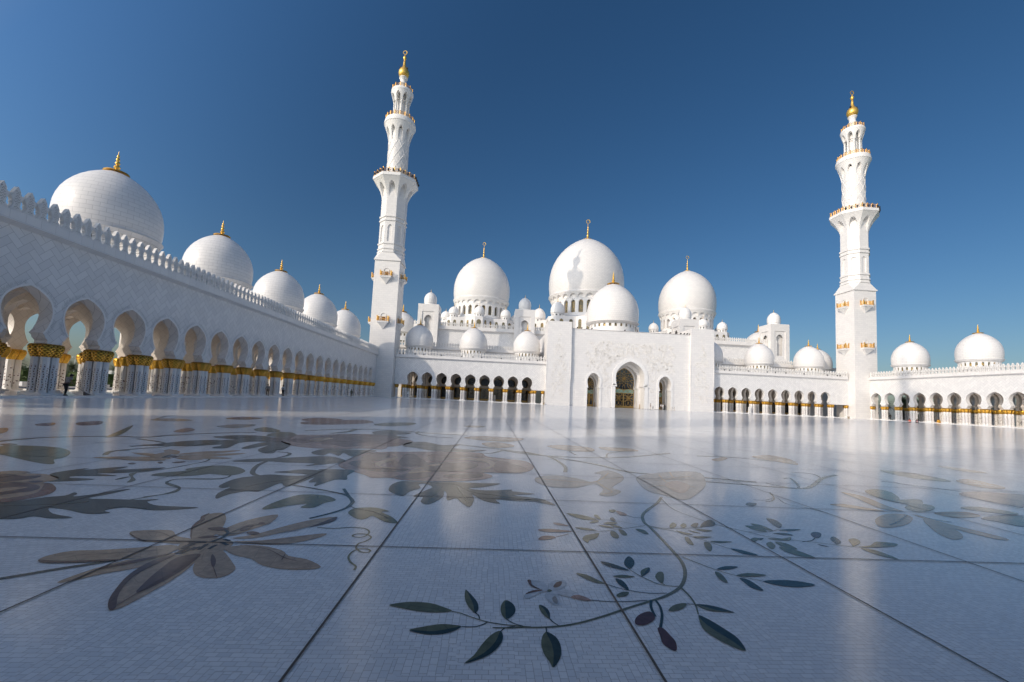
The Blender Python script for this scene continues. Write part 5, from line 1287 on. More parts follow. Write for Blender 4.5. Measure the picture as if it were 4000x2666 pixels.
  ('p','rose',2,0,(-1.533,10.946,-1.329,11.729,-0.681,11.675,-0.174,11.65,-0.119,11.176,0.23,10.817,0.552,10.344,0.898,9.573,0.709,9.066,0.206,9.105,0.099,9.859,-0.185,10.297,-0.867,10.677,-1.204,10.048)),
  ('p','maroon',2,0,(-1.481,9.163,-1.337,9.889,-0.897,10.123,-0.426,10.238,-0.21,9.788,-0.509,9.058,-0.913,8.873,-1.248,8.803)),
  ('p','maroon',2,0,(-1.79,8.066,-1.632,8.353,-1.463,8.857,-1.155,8.63,-1.073,8.286,-1.37,7.98)),
  ('p','maroon',2,0,(-0.861,8.414,-0.49,8.764,-0.147,8.833,-0.104,8.47,-0.455,8.231)),
  ('p','rose',2,0,(-2.198,9.804,-2.108,10.082,-1.829,9.303,-1.598,9.032,-1.811,8.884)),
  ('p','rose',2,0,(0.212,9.535,0.528,9.837,0.79,9.662,0.686,9.267,0.388,9.163)),
  ('p','cream',3,0,(-2.439,9.504,-2.442,9.87,-2.308,10.441,-2.185,10.618,-2.182,10.064,-2.277,9.662,-2.236,9.211,-1.853,9.081,-2.119,9.023)),
  ('p','cream',3,0,(-1.515,9.156,-1.395,9.291,-1.278,8.998,-1.115,8.831,-1.299,8.696,-1.541,8.552)),
  ('p','cream',3,0,(-0.843,10.403,-0.46,10.932,-0.027,10.751,0.181,10.255,0.061,9.502,-0.157,9.237,0.06,9.85,-0.106,10.451,-0.442,10.56)),
  ('p','cream',3,0,(-1.305,9.536,-1.178,9.852,-1.018,9.793,-1.128,9.462)),
 ]),
 ('peony_inlay', [
  ('p','pink',1,0,(-6.156,13.091,-6.54,14.602,-5.813,15,-5.015,15.709,-4.073,15.801,-3.503,15.198,-2.831,12.171,-3.335,11.969,-3.889,11.714,-4.663,11.649,-5.352,12.001)),
  ('p','maroon',2,0,(-5.885,12.953,-5.893,13.994,-5.495,14.762,-4.95,15.33,-3.672,14.94,-3.497,13.626,-4.035,13.673,-3.742,12.393,-4.123,12.262,-4.864,13.105,-5.209,12.741)),
  ('p','maroon',2,0,(-6.484,13.06,-6.633,13.678,-6.487,14.023,-6.334,14.387,-5.981,13.161,-6.092,12.778)),
  ('p','rose',2,0,(-3.717,13.297,-3.38,13.184,-3.201,13.489,-3.04,12.633,-3.342,12.322)),
  ('p','cream',3,0,(-5.448,13.373,-5.484,14.168,-5.009,14.197,-4.973,13.666,-5.037,13.039)),
 ]),
 ('peony_inlay', [
  ('p','cream',1,0,(-8.025,7.252,-7.831,7.444,-7.743,7.558,-7.399,7.486,-7.377,7.382,-7.088,7.379,-6.661,7.155,-6.54,6.973,-6.523,6.782,-6.369,6.747,-6.018,6.453,-5.817,6.156,-5.816,5.963,-5.873,5.818,-5.927,5.681,-6.087,5.545)),
  ('p','maroon',2,0,(-7.804,7.078,-7.628,7.257,-7.529,7.306,-7.229,7.189,-7.027,7.257,-6.919,7.107,-6.916,6.957,-7.005,6.811,-7.067,6.737,-7.313,6.645)),
  ('p','maroon',2,0,(-7.145,6.496,-6.967,6.644,-6.785,6.737,-6.354,6.57,-6.166,6.31,-6.235,6.145,-6.291,6.018,-6.45,5.883)),
  ('p','rose',2,0,(-6.399,6.681,-6.379,6.733,-6.018,6.453,-5.81,6.127,-5.811,5.917,-5.863,5.732,-5.927,5.681,-6.052,5.582,-6.182,5.698,-6.1,5.841,-6.012,5.992,-6.046,6.234)),
  ('p','maroon',2,0,(-6.759,6.804,-6.714,6.902,-6.599,6.871,-6.604,6.768)),
  ('p','cream',3,0,(-6.78,6.174,-6.652,6.353,-6.572,6.488,-6.412,6.468,-6.404,6.327,-6.448,6.163,-6.635,6.046)),
 ]),
 ('peony_inlay', [
  ('p','olive',1,0,(-10.322,12.222,-11.026,13.379,-12.437,15.761,-10.959,13.672,-10.289,12.498)),
  ('p','rose',1,0,(-14.711,14.84,-14.766,15.472,-13.975,14.608,-14.147,14.332)),
  ('p','rose',1,0,(-14.363,15.857,-14.414,16.814,-13.307,15.484,-13.458,14.932)),
  ('p','cream',1,0,(-13.694,18.123,-13.672,19.281,-12.455,18.826,-12.667,17.88)),
  ('p','rose',1,0,(-12.191,20.538,-12.164,21.959,-11.079,21.655,-11.146,20.143)),
  ('p','rose',1,0,(-9.255,21.642,-9.309,23.552,-7.915,23.413,-7.169,21.066,-8.237,20.876)),
  ('p','pink',1,0,(-10.067,14.334,-10.441,15.531,-9.792,14.92,-9.613,14.078)),
  ('p','grey',1,0,(-10.146,16.615,-10.109,17.673,-9.402,17.913,-9.067,16.319,-9.449,16.1)),
  ('p','maroon',1,0,(-10.919,10.305,-10.866,10.472,-10.586,10.351,-10.535,10.088)),
  ('p','rose',1,0,(-13.939,12.839,-14.098,13.434,-13.03,12.388,-12.9,11.897)),
  ('l','dark',0,(0.16,0.16),(-11.379,10.587,-11.382,11.526,-10.96,12.098,-10.289,12.498,-9.564,12.548,-9.318,13.213,-8.825,14.128,-7.859,15.018)),
  ('l','stem',0,(0.09,0.09),(-13.598,18.199,-14.677,20.352,-14.901,21.456)),
  ('l','stem',0,(0.09,0.09),(-7.895,9.385,-8.172,9.882,-8.058,10.401,-7.784,10.958,-8.403,11.626,-9.436,12.144)),
  ('l','dark',0,(0.16,0.16),(-8.475,10.722,-8.16,11.296,-7.684,11.896,-6.765,12.241)),
 ]),
 ('peony_inlay', [
  ('p','dark',1,0,(-4.467,16.622,-4.114,17.759,-3.002,16.928,-3.426,15.958,-2.74,15.158,-3.553,15.138)),
  ('p','rose',1,0,(-5.412,14.4,-5.147,15.313,-4.208,15.966,-3.218,15.021,-2.444,14.136,-2.703,12.691,-3.637,12.372,-4.696,12.539)),
  ('p','maroon',1,0,(-4.983,13.864,-4.562,14.641,-3.697,14.51,-3.229,13.569,-3.853,13.084,-4.707,13.114)),
  ('p','rose',1,0,(-8.62,20.596,-7.6,22.445,-6.837,23.558,-5.809,21.882,-6.59,19.978,-7.973,19.073)),
  ('p','olive',1,0,(-5.55,20.926,-4.881,22.535,-3.91,22.906,-3.869,21.088,-4.785,19.895)),
  ('p','cream',1,0,(-0.927,15.989,-0.425,17.011,0.996,16.875,1.333,16.443,0.782,15.314,-0.118,15.273)),
  ('p','cream',1,0,(-0.239,14.41,0.325,14.961,0.856,14.108,0.466,13.34,0.019,13.426)),
  ('p','cream',1,0,(1.942,14.379,2.735,14.98,3.438,14.366,3.247,13.315,2.432,13.286)),
  ('p','cream',1,0,(3.821,14.754,4.879,14.633,4.874,13.854,3.867,13.729)),
  ('p','cream',1,0,(-1.31,22.021,-0.792,22.892,-0.209,22.289,-0.732,21.341)),
  ('l','olive',0,(0.2,0.2),(-6.782,16.27,-5.46,17.789,-3.836,17.812,-2.297,17.268,-0.857,17.129)),
  ('l','olive',0,(0.2,0.2),(-5.429,17.806,-5.324,16.605,-5.644,15.658)),
  ('l','stem',0,(0.12,0.12),(-2.891,17.842,-2.797,16.865,-2.117,15.967,-1.317,15.893)),
 ]),
 ('peony_inlay', [
  ('p','grey',1,0,(0.913,8.224,1.024,8.704,1.461,8.907,1.827,8.663,2.082,8.343,2.444,9.182,2.334,9.377,2.785,9.841,2.915,9.275,2.757,8.644,2.308,7.883,2.39,7.58,2.106,7.181,1.898,7.23,2.089,7.695,2.038,8.163,1.643,7.76,1.271,7.7,1.059,7.82)),
  ('l','cream',2,(0.035,0.035),(0.967,8.503,1.381,8.396,1.75,8.284,2.18,8.449,2.675,9.446)),
  ('l','cream',2,(0.03,0.03),(2.143,8.442,2.166,7.86,2.196,7.493,1.947,7.277)),
  ('l','cream',2,(0.025,0.025),(2.333,8.756,2.651,8.815,2.879,9.058)),
  ('p','grey',1,0,(3.206,9.121,3.885,9.714,4.65,10.087,5.009,9.919,4.446,8.574,3.844,7.669,3.29,7.054,3.063,7.399,2.904,7.659,2.972,8.322)),
  ('l','cream',2,(0.03,0.03),(3.222,8.921,3.556,8.788,4.303,9.33,4.506,9.16)),
  ('l','cream',2,(0.03,0.03),(3.031,8,3.401,8.224,3.555,7.773)),
  ('l','cream',2,(0.03,0.03),(3.822,9.453,3.637,8.615,3.874,8.476,4.016,8.159)),
  ('l','cream',2,(0.03,0.03),(4.254,9.884,4.025,9.07,4.586,9.492)),
  ('p','pink',2,0,(3.516,8.415,3.926,8.76,3.986,8.321,3.555,7.626,3.41,7.751)),
 ]),
 ('leaf_inlay', [
  ('p','dark',1,0,(-1.574,7.09,-1.61,7.485,-1.516,7.797,-1.278,7.808,-0.917,7.826,-0.556,7.889,-0.122,7.857,0.257,7.876,-0.054,7.532,-0.313,7.394,0.008,7.272,0.416,7.401,0.439,7.273,0.806,7.138,0.425,6.997,0.692,6.882,0.897,6.763,1.037,6.403,0.746,6.602,0.432,6.613,0.145,6.661,0.211,6.418,-0.037,6.561,-0.221,6.951,-0.181,6.649,-0.223,6.17,-0.36,6.415,-0.456,6.666,-0.575,6.51,-0.625,6.927,-0.688,7.126,-0.666,6.692,-0.809,6.248,-0.944,6.379,-0.963,6.683,-1.112,6.695,-0.991,7.117,-0.912,7.393,-1.072,7.649,-1.175,7.559,-1.097,7.295,-1.22,7.02,-1.262,6.696,-1.454,6.864)),
  ('p','dark',1,0,(-2.515,12.794,-2.542,13.762,-2.065,14.147,-1.431,13.439,-0.923,13.858,-1.066,12.896,-0.644,12.618,-0.035,12.61,-0.702,11.988,-1.453,11.98,-2.114,12.549)),
  ('l','olive',2,(0.02,0.02),(-0.898,7.679,-0.537,7.667,-0.272,7.165,0.175,6.925,0.806,6.674)),
  ('l','olive',2,(0.015,0.015),(-0.756,7.487,-0.805,6.961,-0.847,6.505)),
  ('l','olive',2,(0.015,0.015),(-0.526,7.525,-0.367,6.906,-0.258,6.378)),
 ]),
 ('leaf_inlay', [
  ('p','dark',1,0,(-8.173,13.288,-7.898,13.92,-7.235,14.043,-6.633,13.678,-5.873,12.722,-5.442,12.217,-5.126,11.14,-5.213,10.976,-5.064,10.508,-5.269,10.448,-5.685,10.997,-5.867,11.861,-5.949,11.12,-6.164,11.156,-6.312,12.114,-6.273,12.569,-6.744,12.572,-7.724,12.955)),
  ('p','dark',1,0,(-8.467,11.099,-8.321,11.227,-8.117,12.13,-7.509,12.6,-6.602,12.675,-6.766,12.118,-6.451,11.062,-6.763,10.96,-6.929,11.646,-7.413,11.097,-8.122,10.963,-8.31,10.898)),
  ('p','olive',1,0,(-8.516,16.115,-8.557,17.047,-7.473,15.882,-7.412,15.251,-7.967,15.328)),
  ('p','olive',1,0,(-7.173,14.312,-7.319,15.297,-6.944,15.484,-6.38,14.675,-6.465,13.975,-6.814,13.938)),
  ('p','dark',1,0,(-4.347,10.91,-4.286,11.586,-3.774,11.64,-2.971,11.674,-3.082,11.09,-3.213,10.438,-3.593,10.972,-3.55,10.491,-3.895,10.884,-3.895,10.454,-4.137,10.564)),
  ('p','dark',1,0,(-5.236,9.184,-5.093,9.558,-4.523,9.863,-4.128,10.16,-3.897,10.308,-3.548,10.262,-3.111,9.689,-3.394,9.242,-3.696,8.953,-3.627,9.301,-4.179,9.283,-4.624,9.337,-4.874,9.159)),
  ('p','dark',1,0,(-3.691,6.192,-3.86,6.499,-3.916,6.898,-3.997,6.823,-4.133,6.975,-4.204,7.528,-4.02,7.811,-3.868,7.972,-3.491,7.93,-3.244,8.028,-3.443,8.16,-3.907,8.189,-3.753,8.365,-3.532,8.583,-3.111,8.5,-3.293,8.634,-2.867,8.726,-2.587,8.61,-2.568,8.143,-2.456,7.758,-2.641,7.724,-2.764,7.162,-2.857,7.463,-2.98,7.441,-3.055,7.883,-3.089,7.352,-3.177,7.069,-3.369,7.303,-3.375,6.789,-3.405,6.657,-3.559,6.668,-3.682,6.46)),
  ('p','olive',1,0,(-5.597,7.552,-5.482,7.849,-5.128,8.007,-5.483,8.181,-5.291,8.588,-4.869,8.624,-4.491,8.302,-4.38,8.039,-4.435,7.779,-4.638,7.82,-4.7,8.078,-4.941,7.68,-5.212,7.55)),
  ('l','dark',0,(0.085,0.085),(-5.102,10.748,-4.764,10.627,-4.616,10.223,-4.651,9.674,-4.578,8.984,-4.39,8.417,-4.186,8.01,-3.973,7.804)),
  ('l','teal',0,(0.055,0.055),(-3.11,7.184,-2.662,6.974,-2.238,6.741,-2.022,6.549,-1.854,6.214)),
  ('l','stem',0,(0.035,0.035),(-4.443,7.793,-4.394,7.568,-4.576,7.459,-4.843,7.41,-5.036,7.302,-4.965,7.041,-4.785,6.879,-4.558,6.733,-4.441,6.467,-4.551,6.24,-4.623,6.16)),
  ('l','olive',2,(0.02,0.02),(-3.705,6.932,-3.625,7.273,-3.418,7.523,-3.276,7.778)),
 ]),
 ('leaf_inlay', [
  ('p','dark',1,0,(-6.551,6.866,-6.553,7.037,-7.015,7.379,-7.045,7.722,-6.946,7.986,-6.876,7.809,-6.688,8.079,-6.502,8.232,-6.465,8.02,-6.475,7.895,-6.169,8.084,-5.877,8.278,-5.902,7.964,-6.119,7.668,-6.456,7.552,-6.041,7.449,-6.194,7.374,-6.551,7.305,-6.503,7.171,-6.107,7.146,-6.244,6.973)),
  ('p','dark',1,0,(-6.07,5.547,-5.935,5.688,-5.805,5.792,-5.714,5.986,-5.571,6.103,-5.625,6.277,-5.515,6.211,-5.436,6.073,-5.304,6.242,-5.225,6.467,-5.116,6.573,-5.139,6.256,-5.19,6.003,-4.923,6.002,-4.58,6.002,-4.354,6.071,-4.398,5.935,-4.199,5.784,-3.963,5.746,-3.618,5.73,-3.771,5.621,-4.023,5.552,-4.263,5.602,-4.445,5.629,-4.529,5.539,-4.522,5.462,-4.402,5.394,-4.538,5.327,-4.7,5.36,-4.98,5.477,-5.191,5.506,-4.94,5.296,-4.618,5.178,-4.787,5.12,-5.028,5.181,-5.076,5.089,-5.21,5.049,-5.417,5.079,-5.627,5.156)),
  ('p','teal',2,0,(-4.722,5.718,-4.55,5.757,-4.328,5.684,-4.158,5.623,-4.28,5.624,-4.5,5.646,-4.559,5.574)),
  ('p','teal',2,0,(-5.165,5.073,-5.326,5.259,-5.451,5.505,-5.279,5.449,-5.13,5.246,-5.095,5.107)),
  ('l','olive',2,(0.02,0.02),(-5.779,5.544,-5.473,5.623,-5.177,5.728,-5.042,5.849)),
  ('p','olive',1,0,(-11.101,10.063,-10.617,10.026,-10.45,10.221,-9.897,10.237,-9.315,10.028,-8.732,9.564,-8.295,8.987,-8.18,8.656,-7.828,8.305,-7.851,8.196,-8.33,8.395,-8.925,8.696,-9.537,9.025,-10.202,9.263)),
  ('l','stem',2,(0.03,0.03),(-9.796,9.109,-9.41,9.223,-8.684,8.906,-8.876,9.379,-9.062,9.761)),
 ]),
]
from mathutils.geometry import tessellate_polygon
STONE = {'dark': (0.035,0.058,0.058), 'olive': (0.15,0.16,0.095), 'stem': (0.15,0.165,0.115), 'teal': (0.025,0.055,0.065), 'maroon': (0.125,0.055,0.055), 'cream': (0.52,0.36,0.235),
         'brown': (0.17,0.09,0.065), 'navy': (0.018,0.018,0.028), 'pink': (0.40,0.255,0.215), 'white': (0.64,0.67,0.70), 'rose': (0.26,0.12,0.095), 'grey': (0.36,0.335,0.315)}
def stone_mat(k, col):
    t = NT(k+'_inlaid_stone'); gp = t.n('NewGeometry').outputs['Position']
    n1 = t.noise(gp, 14.0, 5, .65); n2 = t.noise(gp, 3.2, 4); n3 = t.noise(gp, 60.0, 2)
    c = t.ramp(n1, [(.3, [v*.68 for v in col]), (.62, list(col)), (.8, [min(1, v*1.35+.012) for v in col])])
    vein = t.n('TexVoronoi', feature='DISTANCE_TO_EDGE'); t.l(gp, vein.inputs['Vector']); vein.inputs['Scale'].default_value = 5.0
    c = t.mix(t.math('MULTIPLY', t.math('LESS_THAN', vein.outputs[0], .012), .45), c, tuple(v*.4 for v in col)+(1,))
    t.l(c, t.b.inputs['Base Color'])
    t.l(t.math('ADD', .08, t.math('MULTIPLY', n2, .12)), t.b.inputs['Roughness'])
    t.b.inputs['Specular IOR Level'].default_value = .18
    t.bump(t.math('ADD', t.math('MULTIPLY', t.noise(gp, 1.3, 3), .004), t.math('MULTIPLY', n3, .0008)), .45, 1.0)
    return t.m
M_STONE = {k: stone_mat(k, c) for k, c in STONE.items()}
STK = list(STONE)
def inlay(name, items):
    V = []; F = []; MI = []
    for qi, (kind, col, layer, w, flat) in enumerate(items):
        pts = list(zip(flat[::2], flat[1::2])); z = .0025+.0011*layer+.000016*qi
        if kind == 'p':
            P = [Vector((x, y, 0)) for x, y in smooth_curve(pts, 3, True)]
            tris = tessellate_polygon([P]); o = len(V); V += [(p.x, p.y, z+(.0003 if col in ('navy','teal') else 0)) for p in P]
            for t in tris: F.append(tuple(o+i for i in t)); MI.append(STK.index(col))
        else:
            P = smooth_curve(pts, 4, False); m = len(P); o = len(V); z += .0004
            for i, (x, y) in enumerate(P):
                a = P[max(0, i-1)]; b = P[min(m-1, i+1)]; dx, dy = b[0]-a[0], b[1]-a[1]; L = math.hypot(dx, dy) or 1
                ww = (w[0]+(w[1]-w[0])*i/(m-1))/2
                V += [(x-dy/L*ww, y+dx/L*ww, z+i*6e-6), (x+dy/L*ww, y-dx/L*ww, z+i*6e-6)]
            for i in range(m-1): F.append((o+2*i, o+2*i+1, o+2*i+3, o+2*i+2)); MI.append(STK.index(col))
    me = bpy.data.meshes.new(name); me.from_pydata(V, [], F)
    used = sorted(set(MI)); rem = {k: i for i, k in enumerate(used)}
    for k in used: me.materials.append(M_STONE[STK[k]])
    me.polygons.foreach_set('material_index', [rem[k] for k in MI]); me.update()
    o = bpy.data.objects.new(name, me); COL.objects.link(o); put(o, floor); return o
for nm, items in INLAY: inlay(nm, items)
# ------------------------------------------------------------------ gardens outside the arcades
def foliage_mat(name, a, b, sc=1.5):
    t = NT(name); oi = t.n('NewGeometry')
    nz = t.noise(oi.outputs['Position'], sc, 3)
    c = t.ramp(t.math('ADD', t.math('MULTIPLY', oi.outputs['Random Per Island'], .6), t.math('MULTIPLY', nz, .4)), [(.15, a), (.85, b)])
    t.l(c, t.b.inputs['Base Color']); t.b.inputs['Roughness'].default_value = .55; t.b.inputs['Specular IOR Level'].default_value = .3
    return t.m
M_HEDGE = foliage_mat('clipped_hedge_leaves', (0.030,0.055,0.014), (0.105,0.15,0.035))
M_TREE = foliage_mat('broad_leaves', (0.035,0.065,0.018), (0.11,0.16,0.04))
M_FROND = foliage_mat('palm_fronds', (0.055,0.075,0.035), (0.13,0.15,0.07))
M_DRY = foliage_mat('dry_palm_fronds', (0.16,0.12,0.07), (0.28,0.22,0.13))
M_BARK = simple('palm_bark', (0.13,0.10,0.075), .9, var=.35, scale=9, bump=.8)
M_FAR = foliage_mat('far_tree_leaves', (0.085,0.105,0.075), (0.13,0.15,0.10), .3)
M_LAWN = simple('mown_lawn', (0.085,0.13,0.03), .9, var=.35, scale=2.5)
M_PATH = simple('pale_paving', (0.52,0.48,0.43), .7, var=.12, scale=1.2)
M_POOL = simple('blue_pool_tiles', (0.02,0.075,0.22), .15, var=.5, scale=3.0)
M_STUCCO = simple('white_stucco', (0.74,0.72,0.69), .7, var=.06, scale=.7)
M_TEAL = simple('teal_painted_steel', (0.03,0.14,0.12), .4, var=.1)
def water_mat():
    t = NT('still_pool_water'); t.b.inputs['Base Color'].default_value = (.03,.10,.16,1); t.b.inputs['Roughness'].default_value = .03
    t.bump(t.noise(t.n('NewGeometry').outputs['Position'], 2.2, 3), .25, .02); return t.m
structure(MB().add([(-900,-400,-.03),(-47,-400,-.03),(-47,600,-.03),(-900,600,-.03)], [(0,1,2,3)]).build('lawn', M_LAWN))
structure(MB().add([(128.5,-100,-.03),(600,-100,-.03),(600,500,-.03),(128.5,500,-.03)], [(0,1,2,3)]).build('lawn', M_LAWN))
structure(MB().box(-50.2, -46.5, 5, 128, -.02, .10).build('path', M_STEP))
structure(MB().box(-60.2, -50.2, 5, 260, -.025, -.02).build('pool_water', water_mat()))
pool = structure(MB().box(-60.6, -60.2, 5, 260, -.04, .03).build('pool_edge', M_POOL))
structure(MB().box(-66.0, -60.15, 5, 260, .03, .11).build('path', M_PATH))
structure(MB().box(127.0, 131.0, 20, 180, -.02, .10).build('path', M_PATH))

def leaf_box(mb, rnd, x0, x1, y0, y1, z0, z1, n, s):
    """small leaf faces over the skin of a clipped block, a little uneven"""
    ax, ay, az = (y1-y0)*(z1-z0), (x1-x0)*(z1-z0), (x1-x0)*(y1-y0)
    for _ in range(n):
        r = rnd.random()*(2*ax+2*ay+az); x, y, z = rnd.uniform(x0,x1), rnd.uniform(y0,y1), rnd.uniform(z0,z1)
        if r < 2*ax: x = (x0 if r < ax else x1)+rnd.gauss(0, s*.5)
        elif r < 2*ax+2*ay: y = (y0 if r < 2*ax+ay else y1)+rnd.gauss(0, s*.5)
        else: z = z1+rnd.gauss(0, s*.4)
        a = Vector((rnd.gauss(0,1), rnd.gauss(0,1), rnd.gauss(0,1))).normalized()*s; b = a.cross(Vector((rnd.gauss(0,1), rnd.gauss(0,1), rnd.gauss(0,1)))).normalized()*s*.5
        p = Vector((x, y, z)); mb.add([tuple(p-a), tuple(p+b), tuple(p+a), tuple(p-b)], [(0,1,2,3)])
def hedge(label, x0, x1, y0, y1, z1, n, s=.10, group=None):
    rnd = random.Random(hash((round(x0*7), round(y0*7))) & 0xffff)
    mb = MB(); mb.box(x0+s*.4, x1-s*.4, y0+s*.4, y1-s*.4, 0, z1-s*.3)
    leaf_box(mb, rnd, x0, x1, y0, y1, .05, z1, n, s)
    o = mb.build('hedge', M_HEDGE, None, origin=((x0+x1)/2, (y0+y1)/2, 0)); return tag(o, label, 'hedge', group)
G1 = 'clipped hedges beyond the pool'
hedge('long low hedge nearest the pool, behind the white planters', -67.6, -66.3, 40, 84, .78, 5200, .12, G1)
hedge('long low hedge further along the pool beside the white garden house', -67.6, -66.3, 86, 150, .78, 4200, .14, G1)
hedge('taller dark hedge standing behind the low pool hedge', -74.0, -72.4, 62, 82, 1.17, 3600, .13, G1)
hedge('low hedge in the third row, in front of the square clipped bushes', -79.5, -78.0, 66, 104, 1.2, 3600, .14, G1)
for i, (x, y, w, z, lb) in enumerate([(-85, 82.3, 1.5, 2.35, 'square clipped bush between the leaning palm and the first arch pier'), (-85, 88.8, .9, 2.4, 'slim clipped bush just left of the sweeper'), (-85, 92.8, 1.9, 2.6, 'broad clipped bush under the round palm, behind the sweeper'), (-85, 96.0, 1.0, 2.5, 'clipped bush seen just right of the sweeper'), (-85, 99.6, 1.6, 2.6, 'clipped bush beside the white garden house'), (-95, 190.7, 3.0, 2.6, 'round-cornered bush seen between far arcade columns'), (-95, 202, 3.0, 2.5, 'furthest clipped bush behind the man in the dark suit')]):
    hedge(lb, x-w*.6, x+w*.6, y-w*.6, y+w*.6, z, 1500, .13, 'square clipped bushes')
G2 = 'hedges behind the sunlit arcade'
for (y0, y1, z, lb) in [(121.8, 126.2, 2.2, 'square green hedge behind the sunlit arcade, beside the red vests'), (109.8, 116.2, 2.15, 'long hedge behind the sunlit arcade between two palms'), (103.5, 108.4, 1.9, 'dark green hedge behind the sunlit arcade near the picture edge'), (94.0, 101.0, 1.9, 'hedge seen under the outermost arch at the picture edge')]:
    hedge(lb, 133.2, 135.0, y0, y1, z, 1700, .15, G2)

def palm_meshes(seed, H, L, dry, nf=46):
    rnd = random.Random(seed); tr = MB(); k = 22; lean = rnd.uniform(-.25, .25)
    pts = [(lean*(t/k)**2, .1*math.sin(3*t/k), H*t/k) for t in range(k+1)]
    tr.tube(pts, .24, 9, taper=[(1.25-.35*t/k)*(1.10 if t % 2 else .92) for t in range(k+1)])
    top = Vector(pts[-1]); fr = MB(); dr = MB()
    for i in range(nf+dry):
        isdry = i >= nf; a = i*2.39996+rnd.uniform(-.2,.2); u = (i+.5)/nf
        el = rad(80-95*u) if not isdry else rad(rnd.uniform(-75,-35))
        LL = L*rnd.uniform(.85,1.1)*(1 if not isdry else .8); m = 9; p = top.copy(); e = el; P = [p.copy()]
        for j in range(m):
            d = Vector((math.cos(e)*math.cos(a), math.cos(e)*math.sin(a), math.sin(e))); p = p+d*LL/m; P.append(p.copy()); e -= (.16 if not isdry else .08)*(.5+j/m)
        mb = dr if isdry else fr
        mb.tube([tuple(q) for q in P], .035, 3, taper=[1-.8*j/m for j in range(m+1)])
        side = Vector((-math.sin(a), math.cos(a), 0))
        for j in range(1, 2*m):
            f = j/(2*m); q = P[int(f*m)].lerp(P[min(m, int(f*m)+1)], f*m-int(f*m)); d = (P[min(m, int(f*m)+1)]-P[int(f*m)]).normalized()
            ll = .62*math.sin(PI*min(1, f*.9+.12))**.7*L/2.6
            for sg in (-1, 1):
                v = (side*sg*.8+d*.75+Vector((0,0,rnd.uniform(-.35,.15)))).normalized()*ll; w = d*.045*L/2.6
                mb.add([tuple(q-w), tuple(q+w), tuple(q+v)], [(0,1,2)])
    return mesh_of(tr, 'trunk', M_BARK, True), mesh_of(fr, 'crown', M_FROND), (mesh_of(dr, 'dry_fronds', M_DRY) if dry else None)
def place_tree(name, label, cat, parts, x, y, rz, s, group):
    r = thing(name, label, cat, (x, y, -.03), group); r.rotation_euler = (0,0,rz); r.scale = (s,s,s)
    for nm, me in parts:
        if me: o = bpy.data.objects.new(nm, me); COL.objects.link(o); o.parent = r
    return r
PA = palm_meshes(1, 3.3, 2.7, 0); PB = palm_meshes(2, 5.2, 3.0, 26); PC = palm_meshes(5, 4.4, 2.9, 18)
pk = lambda P: [('trunk', P[0]), ('crown', P[1]), ('dry_fronds', P[2])]
GP = 'palms in the garden beyond the pool'
for x, y, rz, s, lb in [(-95, 102.2, .4, 1.0, 'round-headed palm seen through the arch right of the sweeper'), (-95, 89.8, 2.2, 1.12, 'palm leaning out from behind the leftmost pier'), (-95, 113.6, 1.1, 1.0, 'palm partly behind the white garden house'), (-96, 108.4, 3.3, 1.05, 'palm hidden behind the second pier with a few fronds showing'), (-110, 205, 3.3, 1.3, 'far palm showing between the arcade columns near the man in dark suit'), (-104, 161, 5.0, 1.15, 'palm whose head rises above the long white garden house')]:
    place_tree('palm_tree', lb, 'palm', pk(PA), x, y, rz, s, GP)
GR = 'palms behind the sunlit arcade'
for i, (x, y, P, rz, s, lb) in enumerate([(133, 136.8, PC, .3, 1.0, 'palm with drooping grey fronds filling the arch beside the far minaret'), (132, 129.4, PB, 1.0, 1.1, 'dark palm with a straight trunk in the second arch from the minaret'), (135, 126.5, PB, 2.0, 1.0, 'dry brown palm above the square hedge'), (136, 121.8, PC, 3.0, 1.05, 'palm with a skirt of dead fronds above the yellow sign'), (134, 116.6, PB, 4.0, .98, 'palm behind the long hedge, nearer the minaret'), (136, 112.0, PC, 5.2, 1.0, 'palm behind the long hedge, nearer the picture edge'), (138, 107.5, PB, .9, .95, 'bushy palm standing behind the dark green hedge'), (137, 101.5, PC, 1.8, 1.0, 'palm seen through the last whole arch at the picture edge'), (140, 131.8, PB, 2.7, .95, 'palm further back showing between two arches by the minaret')]):
    place_tree('palm_tree', lb, 'palm', pk(P), x, y, rz, s, GR)

def broad_meshes(seed, H, W):
    rnd = random.Random(seed); tr = MB(); lf = MB(); ends = []
    tr.tube([(0,0,0),(.05,.03,H*.25),(0,.06,H*.48)], .13, 8, taper=[1.2,.9,.7])
    for i in range(9):
        a = i*2.4+rnd.uniform(-.3,.3); r = W*.5*rnd.uniform(.55,1.0); z = H*rnd.uniform(.72,.98)
        mid = (r*.45*math.cos(a), r*.45*math.sin(a), H*.48+(z-H*.48)*.55); e = (r*math.cos(a), r*math.sin(a), z)
        tr.tube([(0,.06,H*.45), mid, e], .065, 5, taper=[1,.6,.25]); ends += [e, mid, ((mid[0]+e[0])/2, (mid[1]+e[1])/2, (mid[2]+e[2])/2+.1)]
    for e in ends:
        for _ in range(58):
            p = Vector(e)+Vector((rnd.gauss(0,.34)*W/4, rnd.gauss(0,.34)*W/4, rnd.gauss(0,.16)*H/4))
            a = Vector((rnd.gauss(0,1), rnd.gauss(0,1), rnd.gauss(0,.5))).normalized()*.14; b = a.cross(Vector((rnd.gauss(0,1), rnd.gauss(0,1), rnd.gauss(0,1)))).normalized()*.08
            lf.add([tuple(p-a), tuple(p+b), tuple(p+a), tuple(p-b)], [(0,1,2,3)])
    return mesh_of(tr, 'trunk', M_BARK, True), mesh_of(lf, 'crown', M_TREE)
BT = broad_meshes(4, 3.5, 4.2)
